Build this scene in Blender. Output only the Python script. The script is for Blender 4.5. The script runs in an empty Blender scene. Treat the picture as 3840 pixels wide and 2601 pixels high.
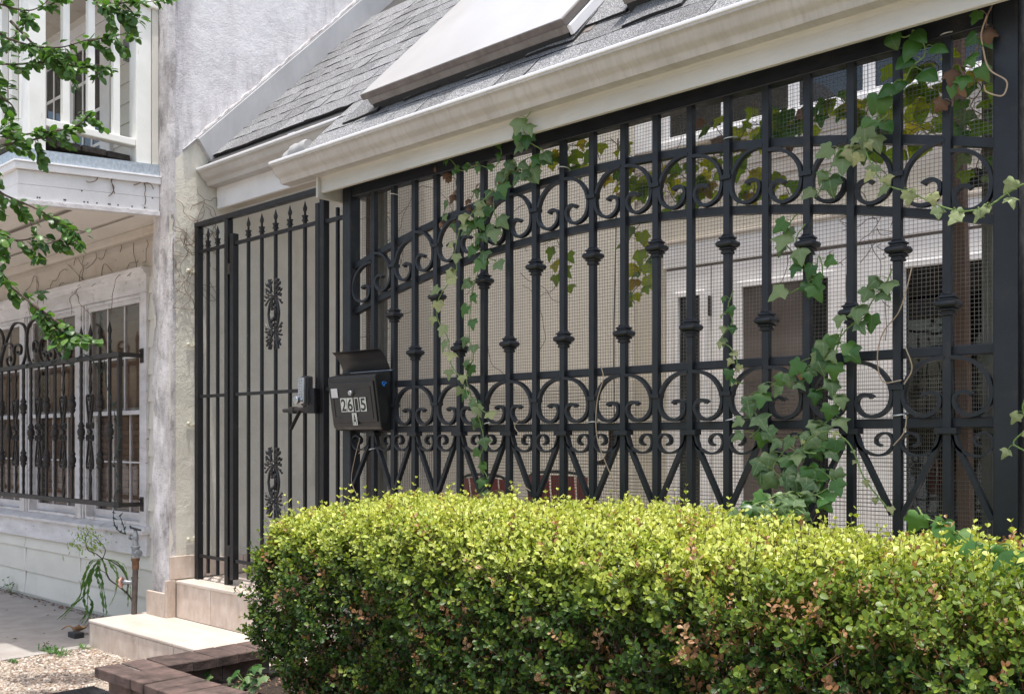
import bpy, math, random
import numpy as np
from mathutils import Matrix, Vector

C = bpy.context.scene.collection
SC = bpy.context.scene
rnd = random.Random(7)
R = math.radians

# ------------------------------------------------------------------ camera
CAM = Vector((0.0, -3.0, 1.18))
YAW = math.asin(0.6846)
cam_d = bpy.data.cameras.new('camera')
cam_d.sensor_width = 36.0
cam_d.lens = 35.0
cam_d.shift_y = 0.091
cam_d.clip_end = 400
cam_o = bpy.data.objects.new('camera', cam_d)
cam_o.location = CAM
cam_o.rotation_euler = (R(90), 0, YAW)
C.objects.link(cam_o)
SC.camera = cam_o

# ------------------------------------------------------------------ world, sun, exposure
SUN = Vector((0.10, -0.075, 1.0)).normalized()
el = math.asin(SUN.z)
az = math.atan2(SUN.x, SUN.y)
w = bpy.data.worlds.new('World')
SC.world = w
w.use_nodes = True
nt = w.node_tree
bg = nt.nodes['Background']
sky = nt.nodes.new('ShaderNodeTexSky')
sky.sky_type = 'NISHITA'
sky.sun_disc = False
sky.sun_elevation = el
sky.sun_rotation = az
sky.air_density = 1.4
sky.dust_density = 5.0
sky.ozone_density = 0.6
nt.links.new(sky.outputs[0], bg.inputs[0])
bg.inputs[1].default_value = 0.15
sl = bpy.data.lights.new('sun', 'SUN')
sl.energy = 2.7
sl.angle = R(0.6)
sl.color = (1.0, 0.965, 0.91)
so = bpy.data.objects.new('sun', sl)
so.rotation_euler = SUN.to_track_quat('Z', 'Y').to_euler()
so.location = (0, 0, 30)
C.objects.link(so)
SC.view_settings.view_transform = 'Standard'
SC.view_settings.look = 'None'
SC.view_settings.exposure = 0.95
SC.view_settings.gamma = 1.0
SC.view_settings.use_curve_mapping = False
SC.render.engine = 'CYCLES'
SC.cycles.use_denoising = True
SC.cycles.max_bounces = 8
SC.cycles.diffuse_bounces = 5
SC.cycles.transparent_max_bounces = 12
SC.cycles.use_adaptive_sampling = True

# ------------------------------------------------------------------ survey helper: sight line of the photo -> point on a real plane
FX, FY = -0.6846, 0.7289
def sight(x, y):
    s = (x - 1920.0) / 3733.0
    return Vector((FX + FY * s, FY - FX * s, (1650.0 - y) / 3733.0))
def atY(x, y, Y):
    d = sight(x, y)
    return CAM + d * ((Y - CAM.y) / d.y)
def atX(x, y, X):
    d = sight(x, y)
    return CAM + d * ((X - CAM.x) / d.x)
def atZ(x, y, Z):
    d = sight(x, y)
    return CAM + d * ((Z - CAM.z) / d.z)
def atT(x, y, t):
    return CAM + sight(x, y) * t

# ------------------------------------------------------------------ object helpers
W = {}
def setp(o, parent):
    if parent is not None:
        o.parent = parent
        o.matrix_parent_inverse = W[parent.name].inverted()
def thing(name, label, cat, loc=(0, 0, 0), group=None):
    o = bpy.data.objects.new(name, None)
    o.empty_display_size = 0.1
    o.location = loc
    C.objects.link(o)
    W[o.name] = Matrix.Translation(Vector(loc))
    o['label'] = label
    o['category'] = cat
    if group:
        o['group'] = group
    return o
def tag(o, label, cat, group=None):
    o['label'] = label
    o['category'] = cat
    if group:
        o['group'] = group
    return o
def inst(name, me, parent, M=None, label=None):
    o = bpy.data.objects.new(name, me)
    M = M if M is not None else Matrix.Identity(4)
    o.matrix_basis = M
    C.objects.link(o)
    W[o.name] = M.copy()
    setp(o, parent)
    if label:
        o['label'] = label
    return o
def catmull(pts, n=6, closed=False):
    P = [Vector(p) for p in pts]
    if len(P) < 3:
        return P
    out = []
    N = len(P)
    rng = range(N if closed else N - 1)
    for i in rng:
        p1 = P[i]; p2 = P[(i + 1) % N]
        p0 = P[i - 1] if (i > 0 or closed) else p1 * 2 - p2
        p3 = P[(i + 2) % N] if (i + 2 < N or closed) else p2 * 2 - p1
        for k in range(n):
            t = k / n
            out.append(0.5 * ((2 * p1) + (p2 - p0) * t + (2 * p0 - 5 * p1 + 4 * p2 - p3) * t * t + (3 * p1 - p0 - 3 * p2 + p3) * t ** 3))
    if not closed:
        out.append(P[-1])
    return out

class MB:
    def __init__(s):
        s.v = []; s.f = []
    def add(s, vs, fs):
        b = len(s.v)
        s.v += [tuple(p) for p in vs]
        s.f += [tuple(b + i for i in f) for f in fs]
        return s
    def box(s, x0, x1, y0, y1, z0, z1):
        return s.add([(x0, y0, z0), (x1, y0, z0), (x1, y1, z0), (x0, y1, z0), (x0, y0, z1), (x1, y0, z1), (x1, y1, z1), (x0, y1, z1)],
                     [(0, 3, 2, 1), (4, 5, 6, 7), (0, 1, 5, 4), (1, 2, 6, 5), (2, 3, 7, 6), (3, 0, 4, 7)])
    def obox(s, c, ax, ay, az_):
        c = Vector(c); ax = Vector(ax); ay = Vector(ay); az_ = Vector(az_)
        vs = [c + ax * i + ay * j + az_ * k for k in (-1, 1) for i, j in ((-1, -1), (1, -1), (1, 1), (-1, 1))]
        return s.add(vs, [(0, 3, 2, 1), (4, 5, 6, 7), (0, 1, 5, 4), (1, 2, 6, 5), (2, 3, 7, 6), (3, 0, 4, 7)])
    def beam(s, a, b, wx, wy, up=(0, 0, 1)):
        a = Vector(a); b = Vector(b)
        d = (b - a).normalized()
        u = Vector(up)
        if abs(d.dot(u)) > 0.98:
            u = Vector((0, 1, 0))
        r = d.cross(u).normalized()
        u = r.cross(d).normalized()
        return s.obox((a + b) / 2, r * wx / 2, u * wy / 2, (b - a) / 2)
    def tube(s, pts, r, n=8, cap=True):
        P = [Vector(p) for p in pts]
        m = len(P)
        rr = r if isinstance(r, (list, tuple)) else [r] * m
        ring = []
        d0 = (P[1] - P[0]).normalized()
        u = Vector((0, 0, 1)) if abs(d0.z) < 0.9 else Vector((1, 0, 0))
        u = (u - d0 * u.dot(d0)).normalized()
        vs = []
        for i in range(m):
            d = (P[min(i + 1, m - 1)] - P[max(i - 1, 0)])
            if d.length < 1e-9:
                d = d0
            d = d.normalized()
            u = (u - d * u.dot(d))
            u = u.normalized() if u.length > 1e-6 else d.orthogonal().normalized()
            v = d.cross(u)
            for k in range(n):
                a = 2 * math.pi * k / n
                vs.append(P[i] + (u * math.cos(a) + v * math.sin(a)) * rr[i])
        fs = []
        for i in range(m - 1):
            for k in range(n):
                a = i * n + k; b = i * n + (k + 1) % n
                fs.append((a, b, b + n, a + n))
        if cap:
            fs.append(tuple(reversed(range(n))))
            fs.append(tuple(range((m - 1) * n, m * n)))
        return s.add(vs, fs)
    def flat(s, pts, th, depth, nrm):
        """flat bar swept along pts; th measured in the plane, depth along nrm"""
        P = [Vector(p) for p in pts]
        nrm = Vector(nrm).normalized()
        m = len(P)
        vs = []
        for i in range(m):
            d = (P[min(i + 1, m - 1)] - P[max(i - 1, 0)]).normalized()
            q = d.cross(nrm).normalized()
            t = th[i] if isinstance(th, (list, tuple)) else th
            for a, b in ((-1, -1), (1, -1), (1, 1), (-1, 1)):
                vs.append(P[i] + q * a * t / 2 + nrm * b * depth / 2)
        fs = []
        for i in range(m - 1):
            for k in range(4):
                a = i * 4 + k; b = i * 4 + (k + 1) % 4
                fs.append((a, b, b + 4, a + 4))
        fs.append((3, 2, 1, 0))
        e = (m - 1) * 4
        fs.append((e, e + 1, e + 2, e + 3))
        return s.add(vs, fs)
    def sqlathe(s, prof, cx, cy, cz, ch=0.25):
        vs = []
        for z, r in prof:
            c = r * (1 - ch)
            for x, y in ((r, -c), (r, c), (c, r), (-c, r), (-r, c), (-r, -c), (-c, -r), (c, -r)):
                vs.append((cx + x, cy + y, cz + z))
        fs = []
        m = len(prof)
        for i in range(m - 1):
            for k in range(8):
                a = i * 8 + k; b = i * 8 + (k + 1) % 8
                fs.append((a, b, b + 8, a + 8))
        fs.append(tuple(reversed(range(8))))
        fs.append(tuple(range((m - 1) * 8, m * 8)))
        return s.add(vs, fs)
    def lathe(s, prof, c, axis=(0, 0, 1), n=12):
        c = Vector(c); ax = Vector(axis).normalized()
        u = ax.orthogonal().normalized(); v = ax.cross(u)
        vs = []
        for z, r in prof:
            for k in range(n):
                a = 2 * math.pi * k / n
                vs.append(c + ax * z + (u * math.cos(a) + v * math.sin(a)) * r)
        fs = []
        m = len(prof)
        for i in range(m - 1):
            for k in range(n):
                a = i * n + k; b = i * n + (k + 1) % n
                fs.append((a, b, b + n, a + n))
        fs.append(tuple(reversed(range(n))))
        fs.append(tuple(range((m - 1) * n, m * n)))
        return s.add(vs, fs)
    def prism(s, poly, a, b, fn):
        """polygon (u,v) extruded from a to b; fn(u,v,t)->xyz"""
        n = len(poly)
        vs = [fn(u, v, a) for u, v in poly] + [fn(u, v, b) for u, v in poly]
        fs = [tuple(reversed(range(n))), tuple(range(n, 2 * n))]
        for i in range(n):
            j = (i + 1) % n
            fs.append((i, j, j + n, i + n))
        return s.add(vs, fs)
    def xprism(s, poly, x0, x1):
        return s.prism(poly, x0, x1, lambda u, v, t: (t, u, v))
    def mesh(s, name, mat, smooth=None):
        me = bpy.data.meshes.new(name)
        me.from_pydata(s.v, [], s.f)
        me.update()
        if mat is not None:
            me.materials.append(mat)
        if smooth is not None:
            me.shade_smooth()
            me.set_sharp_from_angle(angle=R(smooth))
        return me
    def build(s, name, mat, parent=None, smooth=None, bevel=None, label=None, kind=None):
        me = s.mesh(name, mat, smooth)
        # fix normals cheaply
        import bmesh
        bm = bmesh.new(); bm.from_mesh(me)
        bmesh.ops.recalc_face_normals(bm, faces=bm.faces)
        bm.to_mesh(me); bm.free()
        o = inst(name, me, parent, None, label)
        if bevel:
            mod = o.modifiers.new('bevel', 'BEVEL')
            mod.width = bevel; mod.segments = 2; mod.limit_method = 'ANGLE'
            mod.angle_limit = R(40)
        if kind:
            o['kind'] = kind
        return o
def B(*a):
    return MB().box(*a)

# ------------------------------------------------------------------ materials
def newmat(name):
    m = bpy.data.materials.new(name)
    m.use_nodes = True
    t = m.node_tree
    return m, t, t.nodes, t.links, t.nodes['Principled BSDF']
def _coord(n, l, stretch, rot=None, obj=False):
    if obj:
        g = n.new('ShaderNodeTexCoord'); out = g.outputs['Object']
    else:
        g = n.new('ShaderNodeNewGeometry'); out = g.outputs['Position']
    mp = n.new('ShaderNodeMapping')
    mp.inputs['Scale'].default_value = stretch
    if rot:
        mp.inputs['Rotation'].default_value = rot
    l.new(out, mp.inputs['Vector'])
    return mp.outputs[0]
def _noise(n, l, vec, scale, detail=6, rough=0.6, dist=0.0):
    k = n.new('ShaderNodeTexNoise')
    k.inputs['Scale'].default_value = scale
    k.inputs['Detail'].default_value = detail
    k.inputs['Roughness'].default_value = rough
    k.inputs['Distortion'].default_value = dist
    l.new(vec, k.inputs['Vector'])
    return k.outputs['Fac']
def _ramp(n, l, fac, stops):
    r = n.new('ShaderNodeValToRGB')
    e = r.color_ramp.elements
    while len(e) > 1:
        e.remove(e[-1])
    e[0].position = stops[0][0]; e[0].color = (*stops[0][1], 1)
    for p, c in stops[1:]:
        k = e.new(p); k.color = (*c, 1)
    l.new(fac, r.inputs[0])
    return r.outputs[0]
def _maprange(n, l, v, a, b, c=0.0, d=1.0):
    m = n.new('ShaderNodeMapRange')
    m.interpolation_type = 'SMOOTHSTEP'
    m.inputs[1].default_value = a; m.inputs[2].default_value = b
    m.inputs[3].default_value = c; m.inputs[4].default_value = d
    l.new(v, m.inputs[0])
    return m.outputs[0]
def _math(n, l, op, a, b):
    m = n.new('ShaderNodeMath'); m.operation = op
    for i, q in enumerate((a, b)):
        if isinstance(q, (int, float)):
            m.inputs[i].default_value = q
        else:
            l.new(q, m.inputs[i])
    return m.outputs[0]
def _mix(n, l, fac, a, b, mode='MIX'):
    m = n.new('ShaderNodeMix'); m.data_type = 'RGBA'; m.blend_type = mode
    if isinstance(fac, (int, float)):
        m.inputs[0].default_value = fac
    else:
        l.new(fac, m.inputs[0])
    for i, q in ((6, a), (7, b)):
        if isinstance(q, tuple):
            m.inputs[i].default_value = (*q, 1)
        else:
            l.new(q, m.inputs[i])
    return m.outputs[2]
def axis_val(n, l, coef, off):
    """coef . position + off"""
    g = n.new('ShaderNodeNewGeometry')
    d = n.new('ShaderNodeVectorMath'); d.operation = 'DOT_PRODUCT'
    l.new(g.outputs['Position'], d.inputs[0]); d.inputs[1].default_value = coef
    return _math(n, l, 'ADD', d.outputs['Value'], off)

def mat(name, ramp, scale=6, stretch=(1, 1, 1), detail=7, rough=0.6, rvar=0.0, bump=(), metal=0.0, layers=(), rand=0.0, spec=0.5, obj=False, dist=0.0):
    """ramp: colour over noise; layers: (colour, scale, stretch, lo, hi, amount, [coef,off,a,b])"""
    m, t, n, l, p = newmat(name)
    vec = _coord(n, l, stretch, obj=obj)
    f = _noise(n, l, vec, scale, detail, dist=dist)
    col = _ramp(n, l, f, ramp)
    for L in layers:
        c, sc, st, lo, hi, amt = L[:6]
        g = _noise(n, l, _coord(n, l, st, obj=obj), sc, 8, 0.65)
        k = _maprange(n, l, g, lo, hi, 0, amt)
        for q in L[6:]:
            coef, off, a, b = q
            k = _math(n, l, 'MULTIPLY', k, _maprange(n, l, axis_val(n, l, coef, off), a, b))
        col = _mix(n, l, k, col, c)
    if rand:
        oi = n.new('ShaderNodeObjectInfo')
        v = _maprange(n, l, oi.outputs['Random'], 0, 1, 1 - rand, 1 + rand)
        hv = n.new('ShaderNodeHueSaturation')
        l.new(v, hv.inputs['Value']); l.new(col, hv.inputs['Color'])
        col = hv.outputs[0]
    l.new(col, p.inputs['Base Color'])
    p.inputs['Metallic'].default_value = metal
    p.inputs['Specular IOR Level'].default_value = spec
    if rvar:
        g = _noise(n, l, _coord(n, l, (1, 1, 1), obj=obj), 25, 5)
        l.new(_maprange(n, l, g, 0.3, 0.7, rough - rvar, rough + rvar), p.inputs['Roughness'])
    else:
        p.inputs['Roughness'].default_value = rough
    prev = None
    for sc, stg, st in bump:
        g = _noise(n, l, _coord(n, l, st, obj=obj), sc, 6, 0.65)
        b = n.new('ShaderNodeBump')
        b.inputs['Strength'].default_value = stg
        b.inputs['Distance'].default_value = 0.01
        l.new(g, b.inputs['Height'])
        if prev is not None:
            l.new(prev, b.inputs['Normal'])
        prev = b.outputs[0]
    if prev is not None:
        l.new(prev, p.inputs['Normal'])
    return m
U = (1, 1, 1)
def leafmat(name, stops, attr=None, rough=0.4, trans=0.35, tcol=None, mottle=None, rib=None, spec=0.4):
    m, t, n, l, p = newmat(name)
    if attr:
        a = n.new('ShaderNodeAttribute'); a.attribute_name = attr
        f = a.outputs['Fac']
    else:
        a = n.new('ShaderNodeObjectInfo'); f = a.outputs['Random']
    col = _ramp(n, l, f, stops)
    if mottle:
        c, sc, lo, hi, amt = mottle
        g = _noise(n, l, _coord(n, l, U, obj=attr is None), sc, 5)
        col = _mix(n, l, _maprange(n, l, g, lo, hi, 0, amt), col, c)
    if rib:
        tc = n.new('ShaderNodeTexCoord')
        sx = n.new('ShaderNodeSeparateXYZ'); l.new(tc.outputs['Object'], sx.inputs[0])
        ab = _math(n, l, 'ABSOLUTE', sx.outputs[0], 0.0)
        k = _maprange(n, l, ab, 0.0, rib[1], rib[2], 0.0)
        # side veins
        y2 = _math(n, l, 'SUBTRACT', sx.outputs[1], _math(n, l, 'MULTIPLY', ab, 0.9))
        wv = _math(n, l, 'ABSOLUTE', _math(n, l, 'SINE', _math(n, l, 'MULTIPLY', y2, 16.0), 0.0), 0.0)
        k2 = _maprange(n, l, wv, 0.0, 0.16, rib[2] * 0.6, 0.0)
        k = _math(n, l, 'MAXIMUM', k, k2)
        col = _mix(n, l, k, col, rib[0])
    l.new(col, p.inputs['Base Color'])
    p.inputs['Roughness'].default_value = rough
    p.inputs['Specular IOR Level'].default_value = spec
    tr = n.new('ShaderNodeBsdfTranslucent')
    tc2 = _mix(n, l, 1.0, col, tcol if tcol else (1.5, 1.55, 0.7), 'MULTIPLY')
    l.new(tc2, tr.inputs['Color'])
    mx = n.new('ShaderNodeMixShader'); mx.inputs[0].default_value = trans
    l.new(p.outputs[0], mx.inputs[1]); l.new(tr.outputs[0], mx.inputs[2])
    l.new(mx.outputs[0], n['Material Output'].inputs['Surface'])
    return m
def glassmat(name, tint, refl=0.12, rough=0.02, kf=0.7):
    m, t, n, l, p = newmat(name)
    tr = n.new('ShaderNodeBsdfTransparent'); tr.inputs[0].default_value = (*tint, 1)
    gl = n.new('ShaderNodeBsdfGlossy'); gl.inputs['Roughness'].default_value = rough
    gl.inputs[0].default_value = (0.9, 0.92, 0.95, 1)
    g = _noise(n, l, _coord(n, l, U), 2.2, 2)
    b = n.new('ShaderNodeBump'); b.inputs['Strength'].default_value = 0.08; b.inputs['Distance'].default_value = 0.02
    l.new(g, b.inputs['Height']); l.new(b.outputs[0], gl.inputs['Normal'])
    lw = n.new('ShaderNodeLayerWeight'); lw.inputs[0].default_value = 0.25
    k = _math(n, l, 'ADD', _math(n, l, 'MULTIPLY', lw.outputs['Fresnel'], kf), refl)
    mx = n.new('ShaderNodeMixShader'); l.new(k, mx.inputs[0])
    l.new(tr.outputs[0], mx.inputs[1]); l.new(gl.outputs[0], mx.inputs[2])
    l.new(mx.outputs[0], n['Material Output'].inputs['Surface'])
    return m

iron = mat('fence_iron', [(0.3, (0.0085, 0.0105, 0.0140)), (0.7, (0.0150, 0.0180, 0.0235))], 9, rough=0.44, rvar=0.09, spec=0.42, bump=((420, 0.12, U), (60, 0.05, U)),
           layers=(((0.050, 0.040, 0.032), 11, U, 0.55, 0.75, 0.55), ((0.14, 0.085, 0.05), 75, U, 0.70, 0.75, 0.5), ((0.10, 0.10, 0.10), 60, U, 0.74, 0.78, 0.3)))
ironc = mat('cast_iron', [(0.3, (0.006, 0.006, 0.007)), (0.7, (0.011, 0.011, 0.013))], 20, rough=0.38, bump=((220, 0.2, U),),
            layers=(((0.05, 0.042, 0.036), 10, U, 0.55, 0.75, 0.6),))
gateiron = mat('gate_iron', [(0.3, (0.005, 0.005, 0.006)), (0.7, (0.009, 0.009, 0.011))], 9, rough=0.38, rvar=0.08, spec=0.36, bump=((90, 0.12, U),),
               layers=(((0.30, 0.33, 0.38), 38, U, 0.70, 0.73, 0.55), ((0.05, 0.04, 0.035), 9, U, 0.6, 0.8, 0.5)))
rustiron = mat('grille_iron', [(0.3, (0.014, 0.012, 0.011)), (0.7, (0.032, 0.026, 0.022))], 16, rough=0.62, bump=((130, 0.35, U),),
               layers=(((0.075, 0.05, 0.035), 12, U, 0.55, 0.72, 0.6),))
cream_stucco = mat('cream_stucco', [(0.3, (0.60, 0.58, 0.48)), (0.7, (0.69, 0.67, 0.57))], 5, rough=0.9, spec=0.2, bump=((95, 0.5, U), (14, 0.2, U)),
                   layers=(((0.40, 0.37, 0.29), 5, (1, 1, 0.35), 0.55, 0.78, 0.55), ((0.25, 0.21, 0.17), 70, U, 0.69, 0.74, 0.6)))
beige_stucco = mat('beige_stucco', [(0.3, (0.55, 0.505, 0.425)), (0.7, (0.69, 0.645, 0.555))], 40, (6, 6, 0.7), rough=0.92, spec=0.15,
                   bump=((70, 0.9, (4, 4, 0.5)), (120, 0.5, U)), layers=(((0.30, 0.24, 0.18), 90, (1, 1, 0.6), 0.64, 0.72, 0.6),))
def wallface():
    m, t, n, l, p = newmat('painted_wall')
    v = _coord(n, l, U)
    cr = _ramp(n, l, _noise(n, l, v, 5), [(0.3, (0.59, 0.565, 0.485)), (0.7, (0.68, 0.655, 0.575))])
    cr = _mix(n, l, _maprange(n, l, _noise(n, l, v, 80), 0.68, 0.73, 0, 0.6), cr, (0.24, 0.20, 0.15))
    cr = _mix(n, l, _maprange(n, l, _noise(n, l, _coord(n, l, (1.5, 1.5, 0.25)), 6), 0.55, 0.8, 0, 0.5), cr, (0.42, 0.40, 0.31))
    wh = _ramp(n, l, _noise(n, l, v, 2.2, 9, 0.7), [(0.32, (0.52, 0.505, 0.515)), (0.5, (0.68, 0.665, 0.675)), (0.7, (0.77, 0.757, 0.765))])
    wh = _mix(n, l, _maprange(n, l, _noise(n, l, _coord(n, l, (1, 1, 0.5)), 5, 9, 0.75), 0.5, 0.8, 0, 0.55), wh, (0.40, 0.36, 0.37))
    nd = _noise(n, l, _coord(n, l, (1, 2.5, 0.5)), 7, 9, 0.75)
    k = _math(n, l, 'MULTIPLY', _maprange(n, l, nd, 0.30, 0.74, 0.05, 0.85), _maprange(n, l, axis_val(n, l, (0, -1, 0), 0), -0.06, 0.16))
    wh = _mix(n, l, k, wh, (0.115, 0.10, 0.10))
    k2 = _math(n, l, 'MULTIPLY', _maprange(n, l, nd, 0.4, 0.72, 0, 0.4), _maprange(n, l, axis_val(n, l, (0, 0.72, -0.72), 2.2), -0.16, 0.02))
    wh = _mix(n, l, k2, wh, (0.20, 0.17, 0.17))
    # paint line climbing with the roof
    e = _math(n, l, 'ADD', axis_val(n, l, (0, -0.95, 1), -2.925), _maprange(n, l, _noise(n, l, v, 9), 0, 1, -0.012, 0.012))
    col = _mix(n, l, _maprange(n, l, e, -0.004, 0.004), cr, wh)
    l.new(col, p.inputs['Base Color'])
    p.inputs['Roughness'].default_value = 0.92
    p.inputs['Specular IOR Level'].default_value = 0.15
    b1 = n.new('ShaderNodeBump'); b1.inputs['Strength'].default_value = 0.55; b1.inputs['Distance'].default_value = 0.008
    l.new(_noise(n, l, v, 90, 6, 0.65), b1.inputs['Height'])
    b2 = n.new('ShaderNodeBump'); b2.inputs['Strength'].default_value = 0.35; b2.inputs['Distance'].default_value = 0.03
    l.new(_noise(n, l, v, 9, 5, 0.6), b2.inputs['Height']); l.new(b1.outputs[0], b2.inputs['Normal'])
    l.new(b2.outputs[0], p.inputs['Normal'])
    return m
wall_face_m = wallface()
edge_m = mat('weathered_edge', [(0.3, (0.52, 0.50, 0.50)), (0.7, (0.78, 0.75, 0.75))], 9, (1, 1, 0.5), rough=0.93, spec=0.15, bump=((110, 0.6, U), (18, 0.35, U)),
             layers=(((0.20, 0.175, 0.17), 5, (1, 1, 0.5), 0.38, 0.74, 0.75), ((0.06, 0.052, 0.05), 9, (1.3, 1, 0.7), 0.46, 0.78, 0.75), ((0.10, 0.085, 0.08), 60, U, 0.52, 0.7, 0.4), ((0.62, 0.57, 0.48), 6, U, 0.62, 0.78, 0.5)))
whitewood = mat('white_paint', [(0.3, (0.70, 0.69, 0.68)), (0.7, (0.80, 0.79, 0.79))], 7, rough=0.6, bump=((60, 0.15, (0.2, 1, 1)), (25, 0.1, U)),
                layers=(((0.16, 0.12, 0.09), 55, U, 0.69, 0.73, 0.8), ((0.36, 0.29, 0.23), 9, (0.5, 1, 2), 0.60, 0.78, 0.6)))
oldwhite = mat('weathered_white_paint', [(0.3, (0.52, 0.50, 0.50)), (0.7, (0.72, 0.70, 0.71))], 12, (0.35, 1, 1), rough=0.7, bump=((70, 0.45, (0.15, 1, 1)), (30, 0.25, U)),
               layers=(((0.14, 0.10, 0.075), 26, (0.4, 1, 1.3), 0.60, 0.70, 0.75), ((0.35, 0.27, 0.21), 10, U, 0.56, 0.75, 0.6)))
porchwhite = mat('cream_white_paint', [(0.3, (0.76, 0.755, 0.70)), (0.7, (0.84, 0.835, 0.79))], 7, rough=0.5, bump=((40, 0.12, (1, 1, 0.2)),),
                 layers=(((0.45, 0.40, 0.30), 30, (1, 1, 0.3), 0.66, 0.76, 0.6),))
fasciam = mat('fascia_paint', [(0.3, (0.46, 0.445, 0.40)), (0.7, (0.56, 0.54, 0.49))], 5, (0.4, 1, 1), rough=0.62, bump=((60, 0.3, (0.12, 1, 1)),),
              layers=(((0.24, 0.19, 0.14), 22, (0.25, 1, 2.2), 0.66, 0.74, 0.7), ((0.45, 0.40, 0.33), 5, (0.5, 1, 1), 0.52, 0.75, 0.6)))
gutterm = mat('gutter_paint', [(0.3, (0.43, 0.415, 0.395)), (0.7, (0.53, 0.515, 0.495))], 6, rough=0.45, bump=((80, 0.12, U),),
              layers=(((0.30, 0.25, 0.20), 190, (1, 0.01, 0.03), 0.45, 0.80, 0.28), ((0.19, 0.145, 0.105), 3, (0.5, 1, 3), 0.45, 0.80, 0.3), ((0.20, 0.155, 0.12), 40, (1, .1, .15), 0.35, 0.85, 0.4, ((0, -.55, -1), 2.505, -0.028, 0.006)), ((0.22, 0.17, 0.13), 30, (1, 0.2, 0.4), 0.6, 0.8, 0.35)))
rimm = mat('gutter_rim_white', [(0.3, (0.80, 0.80, 0.82)), (0.7, (0.86, 0.86, 0.88))], 6, rough=0.35)
siding = mat('siding_paint', [(0.3, (0.60, 0.575, 0.51)), (0.7, (0.67, 0.645, 0.58))], 6, (0.5, 1, 1), rough=0.62, rand=0.04, bump=((120, 0.12, U), (30, 0.08, (0.2, 1, 1))),
             layers=(((0.30, 0.23, 0.18), 16, (1.4, 1, 0.3), 0.60, 0.76, 0.5),))
eavecream = mat('eave_paint', [(0.3, (0.47, 0.425, 0.365)), (0.7, (0.56, 0.51, 0.445))], 5, (0.5, 1, 1), rough=0.7, bump=((60, 0.15, U),),
                layers=(((0.16, 0.10, 0.065), 30, (1, 1, 0.8), 0.64, 0.70, 0.75), ((0.40, 0.31, 0.23), 5, U, 0.5, 0.7, 0.5)))
slotm = mat('vent_slot_grey', [(0.3, (0.16, 0.14, 0.125)), (0.7, (0.22, 0.195, 0.175))], 6, rough=0.9)
soffitm = mat('soffit_paint', [(0.3, (0.62, 0.58, 0.53)), (0.7, (0.70, 0.66, 0.61))], 4, rough=0.7, layers=(((0.35, 0.25, 0.18), 20, U, 0.62, 0.72, 0.5),))
galv = mat('galvanised_steel', [(0.3, (0.36, 0.41, 0.45)), (0.55, (0.48, 0.53, 0.57)), (0.75, (0.60, 0.64, 0.67))], 70, (1, 1, 0.7), detail=3, rough=0.42, metal=0.55,
           layers=(((0.30, 0.34, 0.37), 6, U, 0.5, 0.7, 0.4),))
galvpipe = mat('galvanised_pipe', [(0.3, (0.16, 0.175, 0.19)), (0.7, (0.33, 0.35, 0.37))], 40, rough=0.45, metal=0.6, bump=((100, 0.2, U),))
flashm = mat('grey_flashing', [(0.3, (0.36, 0.36, 0.365)), (0.7, (0.45, 0.45, 0.455))], 4, (1, 2, 1), rough=0.5,
             layers=(((0.30, 0.28, 0.26), 50, U, 0.70, 0.74, 0.6), ((0.42, 0.42, 0.43), 9, (1, 3, 0.5), 0.52, 0.7, 0.5)))
shingle_edge = mat('shingle_asphalt_edge', [(0.3, (0.012, 0.012, 0.013)), (0.7, (0.03, 0.028, 0.027))], 60, rough=0.95)  # dark asphalt edge that also paints in the shadow line of each course
shingle = mat('asphalt_shingle', [(0.32, (0.045, 0.046, 0.050)), (0.46, (0.15, 0.153, 0.160)), (0.57, (0.29, 0.295, 0.305)), (0.70, (0.56, 0.565, 0.57))], 210, detail=2, rough=0.95, spec=0.15, rand=0.16,
              bump=((330, 0.7, U),), layers=(((0.16, 0.155, 0.16), 6, U, 0.5, 0.72, 0.5),))
darkfelt = mat('roof_deck_dark', [(0.3, (0.03, 0.03, 0.032)), (0.7, (0.05, 0.05, 0.05))], 30, rough=0.95)
deckunder = mat('porch_ceiling', [(0.3, (0.42, 0.38, 0.32)), (0.7, (0.50, 0.46, 0.40))], 4, (0.4, 1, 1), rough=0.8)
curbm = mat('skylight_curb', [(0.3, (0.20, 0.185, 0.175)), (0.7, (0.29, 0.275, 0.26))], 8, (1, 1, 0.6), rough=0.5, metal=0.2,
            layers=(((0.16, 0.12, 0.10), 28, (1, 0.4, 0.4), 0.5, 0.7, 0.6),))
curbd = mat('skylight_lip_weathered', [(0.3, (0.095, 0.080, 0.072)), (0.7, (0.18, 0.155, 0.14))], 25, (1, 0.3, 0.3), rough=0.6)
skyl = mat('skylight_white', [(0.3, (0.335, 0.33, 0.326)), (0.7, (0.38, 0.374, 0.37))], 3, rough=0.35, layers=(((0.5, 0.44, 0.38), 70, U, 0.72, 0.75, 0.7), ((0.29, 0.28, 0.272), 2.5, (1.5, .6, .6), 0.48, 0.75, 0.5)))
rubber = mat('black_rubber', [(0.3, (0.018, 0.018, 0.02)), (0.7, (0.03, 0.03, 0.032))], 20, rough=0.7, bump=((60, 0.2, U),))
traver = mat('travertine', [(0.25, (0.43, 0.335, 0.265)), (0.5, (0.55, 0.45, 0.375)), (0.75, (0.66, 0.575, 0.50))], 14, (1, 1, 0.6), detail=9, rough=0.55, rand=0.07,
             bump=((140, 0.25, U),), layers=(((0.30, 0.22, 0.16), 26, (1, 1, 0.35), 0.64, 0.74, 0.55), ((0.74, 0.67, 0.60), 60, U, 0.60, 0.68, 0.5), ((0.23, 0.185, 0.155), 8, (1.5, 1, 0.35), 0.52, 0.75, 0.55)))
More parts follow.
